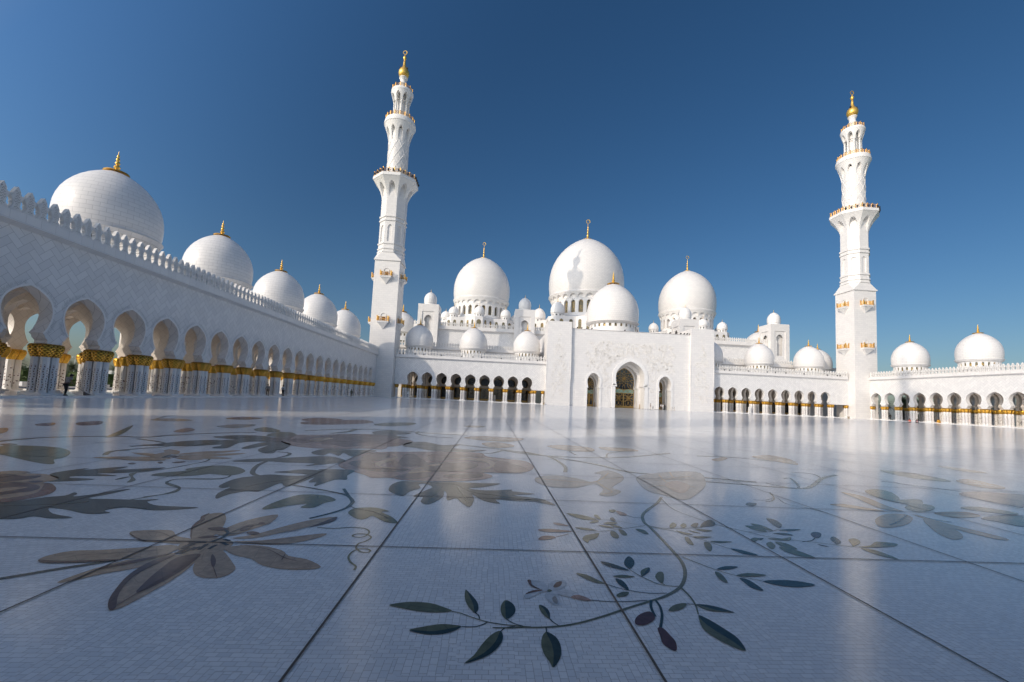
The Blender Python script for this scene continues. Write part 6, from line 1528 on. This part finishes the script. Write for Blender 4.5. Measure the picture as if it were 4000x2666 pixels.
for x, y, rz, s, lb in [(-96, 93.6, 0, 1.0, 'small spreading tree left of the first whole pier, above the hedges'), (-98, 92.0, 1.5, .85, 'thin spreading tree beside the leaning palm trunk'), (-97, 96.8, 3.0, .95, 'small tree mostly hidden by the first whole pier'), (-100, 114.5, 4.2, 1.0, 'small tree showing above the white garden house')]:
    place_tree('broadleaf_tree', lb, 'tree', [('trunk', BT[0]), ('crown', BT[1])], x, y, rz, s, 'small trees beyond the hedges')
# a far belt of trees
rnd = random.Random(9); mb = MB()
for i in range(230):
    x = rnd.uniform(-330,-230); y = rnd.uniform(150,420); r = rnd.uniform(2.0,4.5); h = rnd.uniform(3.5,7)
    for _ in range(60):
        d = Vector((rnd.gauss(0,1), rnd.gauss(0,1), rnd.gauss(0,1))).normalized(); p = Vector((x+d.x*r, y+d.y*r, h*.55+d.z*h*.45))
        a = Vector((rnd.gauss(0,1), rnd.gauss(0,1), rnd.gauss(0,1))).normalized()*.8; b = a.cross(d).normalized()*.6
        mb.add([tuple(p-a), tuple(p+b), tuple(p+a), tuple(p-b)], [(0,1,2,3)])
o = mb.build('far_tree_belt', M_FAR); o['kind'] = 'stuff'; o['label'] = 'hazy belt of trees along the horizon'; o['category'] = 'trees'

# white carved planters by the pool
def planter(label, x, y, w, d, h):
    r = thing('planter', label, 'planter', (x, y, .11), 'white planters by the pool'); mb = MB()
    mb.box(x-w/2, x+w/2, y-d/2, y+d/2, .11, .11+h); mb.box(x-w/2-.03, x+w/2+.03, y-d/2-.03, y+d/2+.03, .11+h, .16+h); mb.build('box', M_STUCCO, r)
    g = MB()
    for i in range(5):
        for j in range(3):
            yy = y-d/2+d*(i+.5)/5; zz = .11+h*(j+.6)/3.3; g.box(x+w/2-.01, x+w/2+.012, yy-.05, yy+.05, zz-.05, zz+.05)
    g.build('carved_panel', M_NICHE, r)
    return r
planter('small square white planter, left of the pair by the pool', -63.2, 59.4, .8, .9, .50); planter('wide pierced white planter, right of the pair by the pool', -63.2, 62.1, .8, 2.4, .52)
planter('white planter box behind the sweeper', -63.2, 70.3, .8, 1.6, .48); planter('white planter box just right of the sweeper, by the second pier', -63.2, 73.2, .8, 1.7, .46)

# garden houses
def keyhole(w, z0, z1):
    zi = z0+(z1-z0)*.52; r = w/2
    return [(-r*.8,z0),(-r*.8,zi),(-r*1.05,zi+.25*(z1-zi)),(-r,zi+.55*(z1-zi)),(-r*.55,zi+.85*(z1-zi)),(0,z1),(r*.55,zi+.85*(z1-zi)),(r,zi+.55*(z1-zi)),(r*1.05,zi+.25*(z1-zi)),(r*.8,zi),(r*.8,z0)]
def garden_house(label, xf, y0, y1, h, wins, depth, sgn, group):
    """front face at x = xf looking along sgn*x"""
    r = thing('garden_house', label, 'building', (xf, (y0+y1)/2, 0), group); mb = MB()
    xs = sorted((xf, xf-sgn*depth)); mb.box(xs[0], xs[1], y0, y1, 0, h); mb.box(xs[0]-.15, xs[1]+.15, y0-.15, y1+.15, h, h+.28); mb.build('wall', M_STUCCO, r)
    for y in wins:
        T2 = lambda a, d, z, y=y: (xf+sgn*(-d), y+a, z)
        f = MB(T2).plate([(a*1.18, .7+(z-.7)*1.08) for a, z in keyhole(1.5, .75, 2.75)], -.06, .02).build('window', M_WHITE, r)
        MB(T2).plate(keyhole(1.5, .75, 2.75), -.10, -.055).build('pane', M_GLASS, f)
    return r
GH = 'white garden buildings'
garden_house('small white garden house with one keyhole window beside the third pier', -92, 108.6, 111.5, 3.3, [110.0], 5, 1, GH)
garden_house('long low white garden house with keyhole windows behind the arcade columns', -95, 133, 186, 3.9, [136.9, 139.3, 143.5, 148.5, 153.1, 157.6, 162.0, 166.5, 171, 176], 9, 1, GH)
garden_house('white house wall with arched windows behind the palms by the far minaret', 151, 138, 175, 4.6, [141, 145.5, 150, 154.5, 159, 163.5], 9, -1, GH)
# carved gateway panel in the garden
r = thing('garden_gateway', 'tall white gateway with a carved panel seen between the third and fourth piers', 'gateway', (-95, 119.5, 0)); mb = MB()
mb.box(-95.6, -94.6, 118.2, 120.8, 0, 5.4); mb.box(-95.7, -94.5, 118.0, 121.0, 5.4, 5.75); mb.build('wall', M_STUCCO, r)
mb = MB(); rnd = random.Random(3)
for _ in range(70):
    y, z = rnd.uniform(118.5,120.5), rnd.uniform(2.6,5.2); q = rnd.uniform(.06,.16)
    mb.tube([(-94.58, y+q*math.cos(t*.7), z+q*math.sin(t*.7)) for t in range(8)], .022, 4)
mb.build('carved_panel', M_NICHE, r)
# lamp posts
def lamp_post(label, x, y, h, col, heads, group='garden lamp posts'):
    r = thing('lamp_post', label, 'lamp post', (x, y, 0), group)
    MB().lathe([(.10,0),(.075,.5),(.05,h)], 8, (x, y)).build('pole', col, r)
    for dy in heads:
        mb = MB(); mb.box(x-.12, x+.12, y+dy-.22, y+dy+.22, h-.02, h+.10); mb.tube([(x,y,h-.05),(x,y+dy,h+.02)], .03, 5); mb.build('lamp_head', M_STUCCO, r)
lamp_post('tall thin lamp post rising behind the round-headed palm', -112, 120.8, 6.9, M_STUCCO, (-.6,0,.6)); lamp_post('short teal lamp post just left of the round-headed palm', -80, 84.4, 2.85, M_TEAL, (0,))
lamp_post('distant lamp post behind the man in the dark suit', -110, 231.5, 5.6, M_STUCCO, (-.6,.6)); lamp_post('tall distant lamp post seen between the fifth and sixth piers', -105, 152.2, 7.3, M_STUCCO, (-.5,.5))
lamp_post('short green post under the palms behind the sunlit arcade', 131.5, 117.2, 2.0, M_TEAL, (0,))
# ------------------------------------------------------------------ people
def skinned(name, verts, edges, radii, mat, parent, sub=1, origin=(0,0,0)):
    me = bpy.data.meshes.new(name); me.from_pydata(verts, edges, []); o = bpy.data.objects.new(name, me); COL.objects.link(o)
    m = o.modifiers.new('skin', 'SKIN'); m.use_smooth_shade = True
    sv = me.skin_vertices[0].data
    for i, r in enumerate(radii):
        sv[i].radius = r if isinstance(r, tuple) else (r, r); sv[i].use_root = (i == 0)
    if sub: s = o.modifiers.new('sub', 'SUBSURF'); s.levels = s.render_levels = sub
    bpy.context.view_layer.update()
    ev = o.evaluated_get(bpy.context.evaluated_depsgraph_get()); nm = bpy.data.meshes.new_from_object(ev)
    bpy.data.objects.remove(o); bpy.data.meshes.remove(me); nm.name = name; nm.materials.clear(); nm.materials.append(mat)
    q = bpy.data.objects.new(name, nm); COL.objects.link(q); q.parent = parent; return q
CLOTH = {}
def cloth(name, col):
    if name not in CLOTH: CLOTH[name] = simple(name, col, .8, var=.15, scale=9)
    return CLOTH[name]
SKIN = simple('brown_skin', (0.17,0.085,0.05), .5); SKINL = simple('light_skin', (0.42,0.24,0.17), .5)
STAND = dict(hip=(0,0,.93), chest=(0,0,1.30), neck=(0,0,1.46), head=(0,-.02,1.61),
             kneeL=(.10,-.02,.50), ankL=(.11,.01,.09), toeL=(.12,-.16,.04), kneeR=(-.10,-.02,.50), ankR=(-.11,.01,.09), toeR=(-.12,-.16,.04),
             elL=(.25,.03,1.12), wrL=(.26,-.06,.88), elR=(-.25,.03,1.12), wrR=(-.26,-.06,.88))
def person(label, x, y, z, face, pose, outfit, group='people in the court', scale=1.0, skin=None):
    """face = heading in the ground plane (radians); the model looks along -y"""
    P = dict(STAND); P.update(pose); sk = skin or SKIN
    root = thing('person', label, 'person', (x, y, z), group); root.rotation_euler = (0, 0, face+PI/2); root.scale = (scale,)*3
    ch, nk, hd, hp = P['chest'], P['neck'], P['head'], P['hip']
    shL = (ch[0]+.18, ch[1], ch[2]+.10); shR = (ch[0]-.18, ch[1], ch[2]+.10)
    mid = tuple((a+b)/2 for a, b in zip(hp, ch))
    V = [hp, mid, ch, nk, hd, (hd[0], hd[1]+.01, hd[2]+.10), (hd[0], hd[1]-.115, hd[2]-.01),
         shL, P['elL'], P['wrL'], shR, P['elR'], P['wrR'], (hp[0]+.09,hp[1],hp[2]-.05), P['kneeL'], P['ankL'], P['toeL'], (hp[0]-.09,hp[1],hp[2]-.05), P['kneeR'], P['ankR'], P['toeR']]
    E = [(0,1),(1,2),(2,3),(3,4),(4,5),(4,6),(2,7),(7,8),(8,9),(2,10),(10,11),(11,12),(0,13),(13,14),(14,15),(15,16),(0,17),(17,18),(18,19),(19,20)]
    Rr_ = [(.13,.10),(.13,.10),(.15,.11),.055,(.085,.10),.075,.018,.062,.045,.032,.062,.045,.032,.085,.055,.042,.032,.085,.055,.042,.032]
    for wi, el in ((9,'elL'),(12,'elR')):      # hand: palm, four fingers and a thumb
        w = Vector(V[wi]); d = (w-Vector(P[el])).normalized(); s = d.cross(Vector((0,1,0)));
        s = s.normalized() if s.length > .1 else Vector((1,0,0)); k = s.cross(d)
        pi = len(V); V.append(tuple(w+d*.06)); E.append((wi,pi)); Rr_.append((.036,.018))
        for j, (o, L) in enumerate(((-.030,.075),(-.010,.088),(.010,.083),(.030,.066))):
            a = len(V); V += [tuple(w+d*.095+k*o), tuple(w+d*(.095+L*.6)+k*o-s*.012), tuple(w+d*(.095+L)+k*o-s*.034)]; E += [(pi,a),(a,a+1),(a+1,a+2)]; Rr_ += [.0095,.0085,.007]
        a = len(V); V += [tuple(w+d*.045-k*.045), tuple(w+d*.085-k*.062-s*.015)]; E += [(pi,a),(a,a+1)]; Rr_ += [.011,.009]
    skinned('body', V, E, Rr_, sk, root)
    hat = outfit.get('hair', ('short_black_hair', (.015,.012,.01)))
    rx = (hd[0], hd[1]+.02, hd[2]+.045)
    mb = MB(); mb.lathe([(.092,-.055),(.104,-.01),(.10,.04),(.078,.085),(.04,.108),(0.001,.114)], 14); 
    mb.v = [(rx[0]+a, rx[1]+b*1.12, rx[2]+c) for a, b, c in mb.v]
    if outfit.get('cap'): mb.add([(rx[0]+a, rx[1]+b, rx[2]+c) for a, b, c in ((-.08,-.08,.0),(.08,-.08,.0),(.06,-.19,-.015),(-.06,-.19,-.015),(-.08,-.08,.015),(.08,-.08,.015),(.06,-.19,-.003),(-.06,-.19,-.003))], [(0,1,2,3),(4,7,6,5),(0,3,7,4),(1,5,6,2),(3,2,6,7)])
    h = mb.build('cap' if outfit.get('cap') else 'hair', cloth(*hat), None, True); h.parent = root
    g = .018
    if 'robe' in outfit:
        mb = MB(); mb.lathe([(.30,.03),(.29,.25),(.25,.6),(.22,.95),(.20,1.15),(.21,1.30),(.19,1.40),(.09,1.47),(.105,1.52),(.135,1.60),(.13,1.68),(.09,1.75),(.001,1.78)], 18, mod=lambda a, z: 1+.04*math.sin(5*a)); mb.v = [(a, b*.82, c) for a, b, c in mb.v]
        o = mb.build('robe', cloth(*outfit['robe']), None, True); o.parent = root
        mb = MB()
        for sg, el, wr in ((1,'elL','wrL'),(-1,'elR','wrR')): mb.tube([(sg*.15,0,1.38), P[el], P[wr]], .085, 8, taper=[1,1,.9])
        o = mb.build('sleeves', cloth(*outfit['robe']), None, True); o.parent = root
    else:
        sl = outfit.get('sleeve', 1.0)
        def cut(a, b, t): return tuple(p+(q-p)*t for p, q in zip(a, b))
        eL, eR = P['elL'], P['elR']; wl = cut(eL, P['wrL'], .9) if sl >= 1 else None; wr = cut(eR, P['wrR'], .9) if sl >= 1 else None
        V2 = [(hp[0],hp[1],hp[2]-.06), mid, ch, (ch[0],ch[1],ch[2]+.13), shL, cut(shL,eL,1 if sl>=1 else .75), shR, cut(shR,eR,1 if sl>=1 else .75)]
        E2 = [(0,1),(1,2),(2,3),(2,4),(4,5),(2,6),(6,7)]; R2 = [(.155,.125),(.152,.12),(.168,.128),(.075,.07),.082,.068,.082,.068]
        if sl >= 1: V2 += [wl, wr]; E2 += [(5,8),(7,9)]; R2 += [.05,.05]
        skinned('shirt', V2, E2, R2, cloth(*outfit['top']), root)
        V3 = [(hp[0],hp[1],hp[2]+.03), (hp[0]+.09,hp[1],hp[2]-.06), P['kneeL'], cut(P['kneeL'],P['ankL'],.93), (hp[0]-.09,hp[1],hp[2]-.06), P['kneeR'], cut(P['kneeR'],P['ankR'],.93)]
        skinned('trousers', V3, [(0,1),(1,2),(2,3),(0,4),(4,5),(5,6)], [(.15,.12),.10,.078,.068,.10,.078,.068], cloth(*outfit['legs']), root)
        if 'vest' in outfit:
            o = skinned('vest', [(hp[0],hp[1],hp[2]+.05), mid, (ch[0],ch[1],ch[2]+.03)], [(0,1),(1,2)], [(.178,.145),(.178,.142),(.192,.148)], cloth(*outfit['vest']), root)
            mb = MB(); c = (mid[0], mid[1]); mb.lathe([(.185,mid[2]-.03),(.19,mid[2]-.03),(.19,mid[2]+.03),(.185,mid[2]+.03)], 16, c); mb.v = [(a, c[1]+(b-c[1])*.86, z_) for a, b, z_ in mb.v]; o = mb.build('reflective_band', M_STUCCO, None, True); o.parent = root
    for sg in ('L','R'):
        a, t = Vector(P['ank'+sg]), Vector(P['toe'+sg]); d = (t-a); d.z = 0; 
        if d.length < .02: continue
        d.normalize(); s = Vector((-d.y, d.x, 0)); b = a-d*.06; zb = max(0.0, min(a.z, t.z)-.045); mb = MB(); vs = []
        for q, w, hh in ((b, .04, .07), (b+d*.10, .045, .09), (b+d*.20, .05, .06), (b+d*.28, .035, .035)): vs += [tuple(Vector((q.x,q.y,zb))-s*w), tuple(Vector((q.x,q.y,zb))+s*w), tuple(Vector((q.x,q.y,zb+hh))+s*w*.7), tuple(Vector((q.x,q.y,zb+hh))-s*w*.7)]
        fs = [(0,1,2,3),(15,14,13,12)]
        for i in range(3): fs += [(4*i+j, 4*i+(j+1)%4, 4*i+4+(j+1)%4, 4*i+4+j) for j in range(4)]
        o = mb.add(vs, fs).build('shoe', cloth(*outfit.get('shoes', ('black_shoe_leather', (.012,.012,.012)))), None, True); o.parent = root
    return root
WALK = dict(kneeL=(.09,-.16,.52), ankL=(.10,-.24,.13), toeL=(.10,-.40,.10), kneeR=(-.09,.02,.50), ankR=(-.10,.26,.14), toeR=(-.11,.14,.04), elL=(.25,.10,1.13), wrL=(.25,.06,.88), elR=(-.25,-.04,1.13), wrR=(-.25,-.20,.92))
SWEEP = dict(hip=(0,.08,.92), chest=(0,-.12,1.26), neck=(0,-.20,1.41), head=(0,-.30,1.53), kneeL=(.12,-.10,.50), ankL=(.16,-.12,.09), toeL=(.17,-.29,.04), kneeR=(-.10,.10,.50), ankR=(-.14,.26,.09), toeR=(-.15,.10,.04),
             elL=(.26,-.24,1.05), wrL=(.13,-.42,.95), elR=(-.30,.06,1.16), wrR=(-.22,-.12,1.06))
SIT = dict(hip=(0,.05,.16), chest=(0,-.02,.52), neck=(0,-.04,.68), head=(0,-.08,.83), kneeL=(.36,-.22,.16), ankL=(-.02,-.34,.09), toeL=(-.16,-.36,.07), kneeR=(-.36,-.22,.16), ankR=(.02,-.28,.08), toeR=(.16,-.32,.07), elL=(.27,-.08,.36), wrL=(.20,-.28,.26), elR=(-.27,-.08,.36), wrR=(-.20,-.28,.26))
BLK = ('black_trousers', (.012,.012,.014))
sw = (-32.72, 34.89, STEPZ)
person('sweeper in a beige shirt and dark trousers bending over a broom under the arcade', *sw, rad(92), SWEEP, dict(top=('beige_work_shirt', (.36,.31,.27)), legs=BLK, cap=True, hair=('dark_cap', (.02,.015,.015)), sleeve=.5))
person('man in a loose grey shirt and black trousers walking past the seventh pier', -33.0, 65.1, STEPZ, rad(-60), WALK, dict(top=('loose_grey_shirt', (.22,.20,.195)), legs=BLK))
person('man in a black suit and white shirt standing between two piers', -33.6, 71.0, STEPZ, rad(-30), dict(wrL=(.2,-.1,.9)), dict(top=('white_dress_shirt', (.7,.7,.68)), legs=BLK, vest=('black_suit_jacket', (.012,.012,.014))), skin=SKINL)
person('guard in olive uniform walking near the foot of the shaded minaret', -31.6, 98.6, 0.0, rad(-70), WALK, dict(top=('olive_uniform', (.14,.14,.09)), legs=('olive_trousers', (.10,.10,.065)), cap=True, hair=('olive_cap', (.08,.08,.05))))
GT = 'visitors before the gate'
person('man in a brown jacket and pale trousers standing at the gate wall', 45.6, 119.8, 0.0, rad(-20), {}, dict(top=('brown_jacket', (.14,.085,.06)), legs=('pale_trousers', (.42,.36,.29))), GT, skin=SKINL)
person('child in dark clothes half behind the man in the brown jacket', 46.25, 119.7, 0.0, rad(180), {}, dict(top=('navy_jumper', (.02,.02,.03)), legs=BLK), GT, .62, SKINL)
person('man in a pale grey shirt and dark trousers at the right hand side door', 49.0, 120.7, 0.0, rad(-80), {}, dict(top=('pale_grey_shirt', (.52,.52,.50)), legs=('charcoal_trousers', (.03,.03,.035)), sleeve=.5), GT, 1.03, SKINL)
person('person in a white shirt just behind the figure in a black robe', 50.05, 121.7, 0.0, rad(-90), {}, dict(top=('white_cotton_shirt', (.75,.74,.72)), legs=('white_trousers', (.7,.69,.66))), GT, 1.0, SKINL)
person('figure in a long black robe standing at the side door', 50.15, 120.9, 0.0, rad(-120), dict(wrL=(.18,-.18,1.0), wrR=(-.18,-.18,1.0)), dict(robe=('black_robe', (.008,.008,.009)), hair=('black_veil', (.008,.008,.009))), GT, .98, SKINL)
GV = 'workers in orange vests'
person('worker in a red-orange vest sitting upright on the floor, back to the court', 97.1, 93.9, 0.0, rad(60), SIT, dict(top=('worker_shirt', (.45,.10,.06)), legs=('dark_work_trousers', (.05,.03,.03)), vest=('red_orange_vest', (.80,.07,.03))), GV)
person('worker in dark blue with a red vest sitting cross-legged on the floor, facing the court', 99.0, 94.0, 0.0, rad(-130), SIT, dict(top=('navy_work_shirt', (.03,.035,.07)), legs=('dark_work_trousers', (.05,.03,.03)), vest=('crimson_vest', (.50,.05,.05))), GV)
person('dark figure walking inside the sunlit arcade next to the far minaret', 118.5, 120.5, STEPZ, rad(20), WALK, dict(top=('black_long_shirt', (.015,.015,.017)), legs=BLK))
# ------------------------------------------------------------------ small things
# broom: both hands on the handle, head on the step ahead of the sweeper
b = thing('broom', 'broom with a long thin handle held by the sweeper, its wide head on the step', 'broom', (sw[0]+.15, sw[1]+1.55, STEPZ))
hx, hy = sw[0]+.10, sw[1]
MB().tube([(sw[0]+.24, sw[1]+.08, 1.24), (sw[0]-.08, sw[1]+.50, 1.06), (sw[0]+.02, sw[1]+1.45, .42)], .014, 6).build('handle', simple('grey_broom_handle', (.20,.17,.15), .6), b)
mb = MB(); ex, ey = sw[0]+.02, sw[1]+1.45
mb.add([(ex-.06,ey-.03,.46),(ex+.06,ey-.03,.46),(ex+.06,ey+.05,.40),(ex-.06,ey+.05,.40),(ex-.10,ey+.05,STEPZ+.01),(ex+.10,ey+.05,STEPZ+.01),(ex+.10,ey+.55,STEPZ+.05),(ex-.10,ey+.55,STEPZ+.05)], [(0,1,2,3),(4,7,6,5),(0,4,5,1),(1,5,6,2),(2,6,7,3),(3,7,4,0)])
mb.build('bristles', simple('grey_brown_bristles', (.15,.12,.11), .9, var=.4, scale=30), b)
# white louvred air outlets shaped like little domed pillars
def outlet(label, x, y, z, holes):
    r = thing('air_outlet', label, 'air outlet', (x, y, z), 'white domed pillars by the arcades'); w = .36
    mb = MB(); mb.box(x-.60, x+.60, y-.42, y+.42, z, z+.12); mb.build('foot', M_WHITE, r)
    body = [(-w,.12),(w,.12),(w*.92,1.25),(w*.70,1.33),(w*.80,1.42)]+[(w*.95*math.cos(rad(t)), 1.62+w*.95*math.sin(rad(t))) for t in range(-20, 201, 20)]+[(-w*.80,1.42),(-w*.70,1.33),(-w*.92,1.25)]
    MB().plate([(x+a, z+c) for a, c in body], y-.22, y+.22).build('body', M_STUCCO, r)
    if holes:
        for zz in (.62, 1.02): MB().box(x-.15, x+.15, y-.235, y-.215, z+zz-.14, z+zz+.14).build('vent', M_GLASS, r)
        for sg in (-1, 1): MB().lathe([(.05,0),(.05,.02)], 8).build('vent', M_GLASS, r)
    return r
def outlet_fix(r):
    for ch in list(r.children):
        if ch.name.startswith('vent') and abs(ch.data.vertices[0].co.z) < .1 and len(ch.data.vertices) == 16: bpy.data.objects.remove(ch)
outlet_fix(outlet('white domed pillar with two dark square vents, standing before the shaded facade arcade', -23.78, 123.6, 0.0, True))
outlet_fix(outlet('white domed pillar in shadow among the facade arcade columns near the gate', 1.0, 132.2, STEPZ, False)); outlet_fix(outlet('sunlit plain white domed pillar at the arcade right of the gate', 78.1, 125.0, STEPZ, False))
def bin_(label, x, y, h, w):
    mb = MB(); mb.lathe([(w*.8,0),(w,h*.9),(w*1.08,h*.92),(w*1.08,h),(w*.9,h),(w*.85,h*.8),(.01,h*.78)], 12, (x, y))
    tag(mb.build('litter_bin', simple('tan_bin', (.34,.27,.19), .6, var=.15), None, True, (x, y, 0)), label, 'bin', 'small bins')
bin_('small tan bin on the floor before the sunlit minaret', 98.6, 112.6, .62, .28); bin_('small tan bin at the left corner of the gate', 15.2, 122.9, .5, .26)
# belt barrier
r = thing('belt_barrier', 'low barrier of two thin posts with a sagging belt beside the right side door', 'barrier', (52.4, 120.3, 0))
for x, y in ((51.75,119.6),(53.25,121.4)): MB().lathe([(.17,0),(.17,.03),(.035,.05),(.03,1.0),(.05,1.02),(.04,1.07)], 10, (x, y)).build('post', M_BRONZE, r, True)
MB().tube([(51.75+1.5*t/8, 119.6+1.8*t/8, .98-.42*(1-(t/4-1)**2)) for t in range(9)], .03, 5).build('belt', M_DARK, r)
# shoes left on the floor
SHO = simple('worn_dark_shoes', (.03,.025,.022), .6)
def shoe_mb(): 
    mb = MB()
    for sx in (-.07, .07): mb.lathe([(.05,0),(.055,.03),(.045,.07),(.03,.09)], 8, (sx, 0)); mb.lathe([(.045,0),(.05,.025),(.03,.055),(.005,.06)], 8, (sx, -.14))
    return mb
SH = mesh_of(shoe_mb(), 'shoes', SHO, True)
for i, (x, y) in enumerate([(34.0,119.6),(35.3,120.6),(36.0,120.0),(43.5,119.8),(44.1,119.5),(44.7,119.6),(45.1,119.2),(46.9,119.9),(47.3,119.7),(48.2,120.9)]):
    o = link('shoes', SH, None, (x, y, 0), i*1.3, (1.5,1.5,1.3)); tag(o, 'pair of dark shoes left on the white floor in front of the gate', 'shoes', 'shoes before the gate')
# folding yellow sign
r = thing('floor_sign', 'yellow folding floor sign inside the sunlit arcade near the red vests', 'sign', (114.9, 103.5, STEPZ)); mb = MB()
for sg in (-1, 1): mb.add([(114.9+sg*.02,103.2,.92),(114.9+sg*.02,103.8,.92),(114.9+sg*.25,103.85,STEPZ),(114.9+sg*.25,103.15,STEPZ),(114.9+sg*.05,103.2,.92),(114.9+sg*.05,103.8,.92),(114.9+sg*.28,103.85,STEPZ),(114.9+sg*.28,103.15,STEPZ)], [(0,1,2,3),(4,7,6,5),(0,4,5,1),(1,5,6,2),(2,6,7,3),(3,7,4,0)])
mb.build('panel', simple('amber_plastic', (.55,.27,.02), .4), r)
# spot lamps at the foot of the crests
for wg, Xs in ((fl, [-27.2,-26.2,-22.8,-20.3,-15.2,-9.3,-5.96,-3.4,2.4,8.2,10.65,13.1]), (fr, [70.3,71.9,77.9,83.8,86.4,89.7,95.5,103.0,106.2,107.1])):
    for x in Xs:
        mb = MB(); mb.lathe([(.05,12.6),(.05,12.8)], 6, (x, YF-.45)); mb.tube([(x, YF-.62, 12.98),(x, YF-.30, 12.92)], .16, 8); mb.build('floodlight', M_DARK, wg)
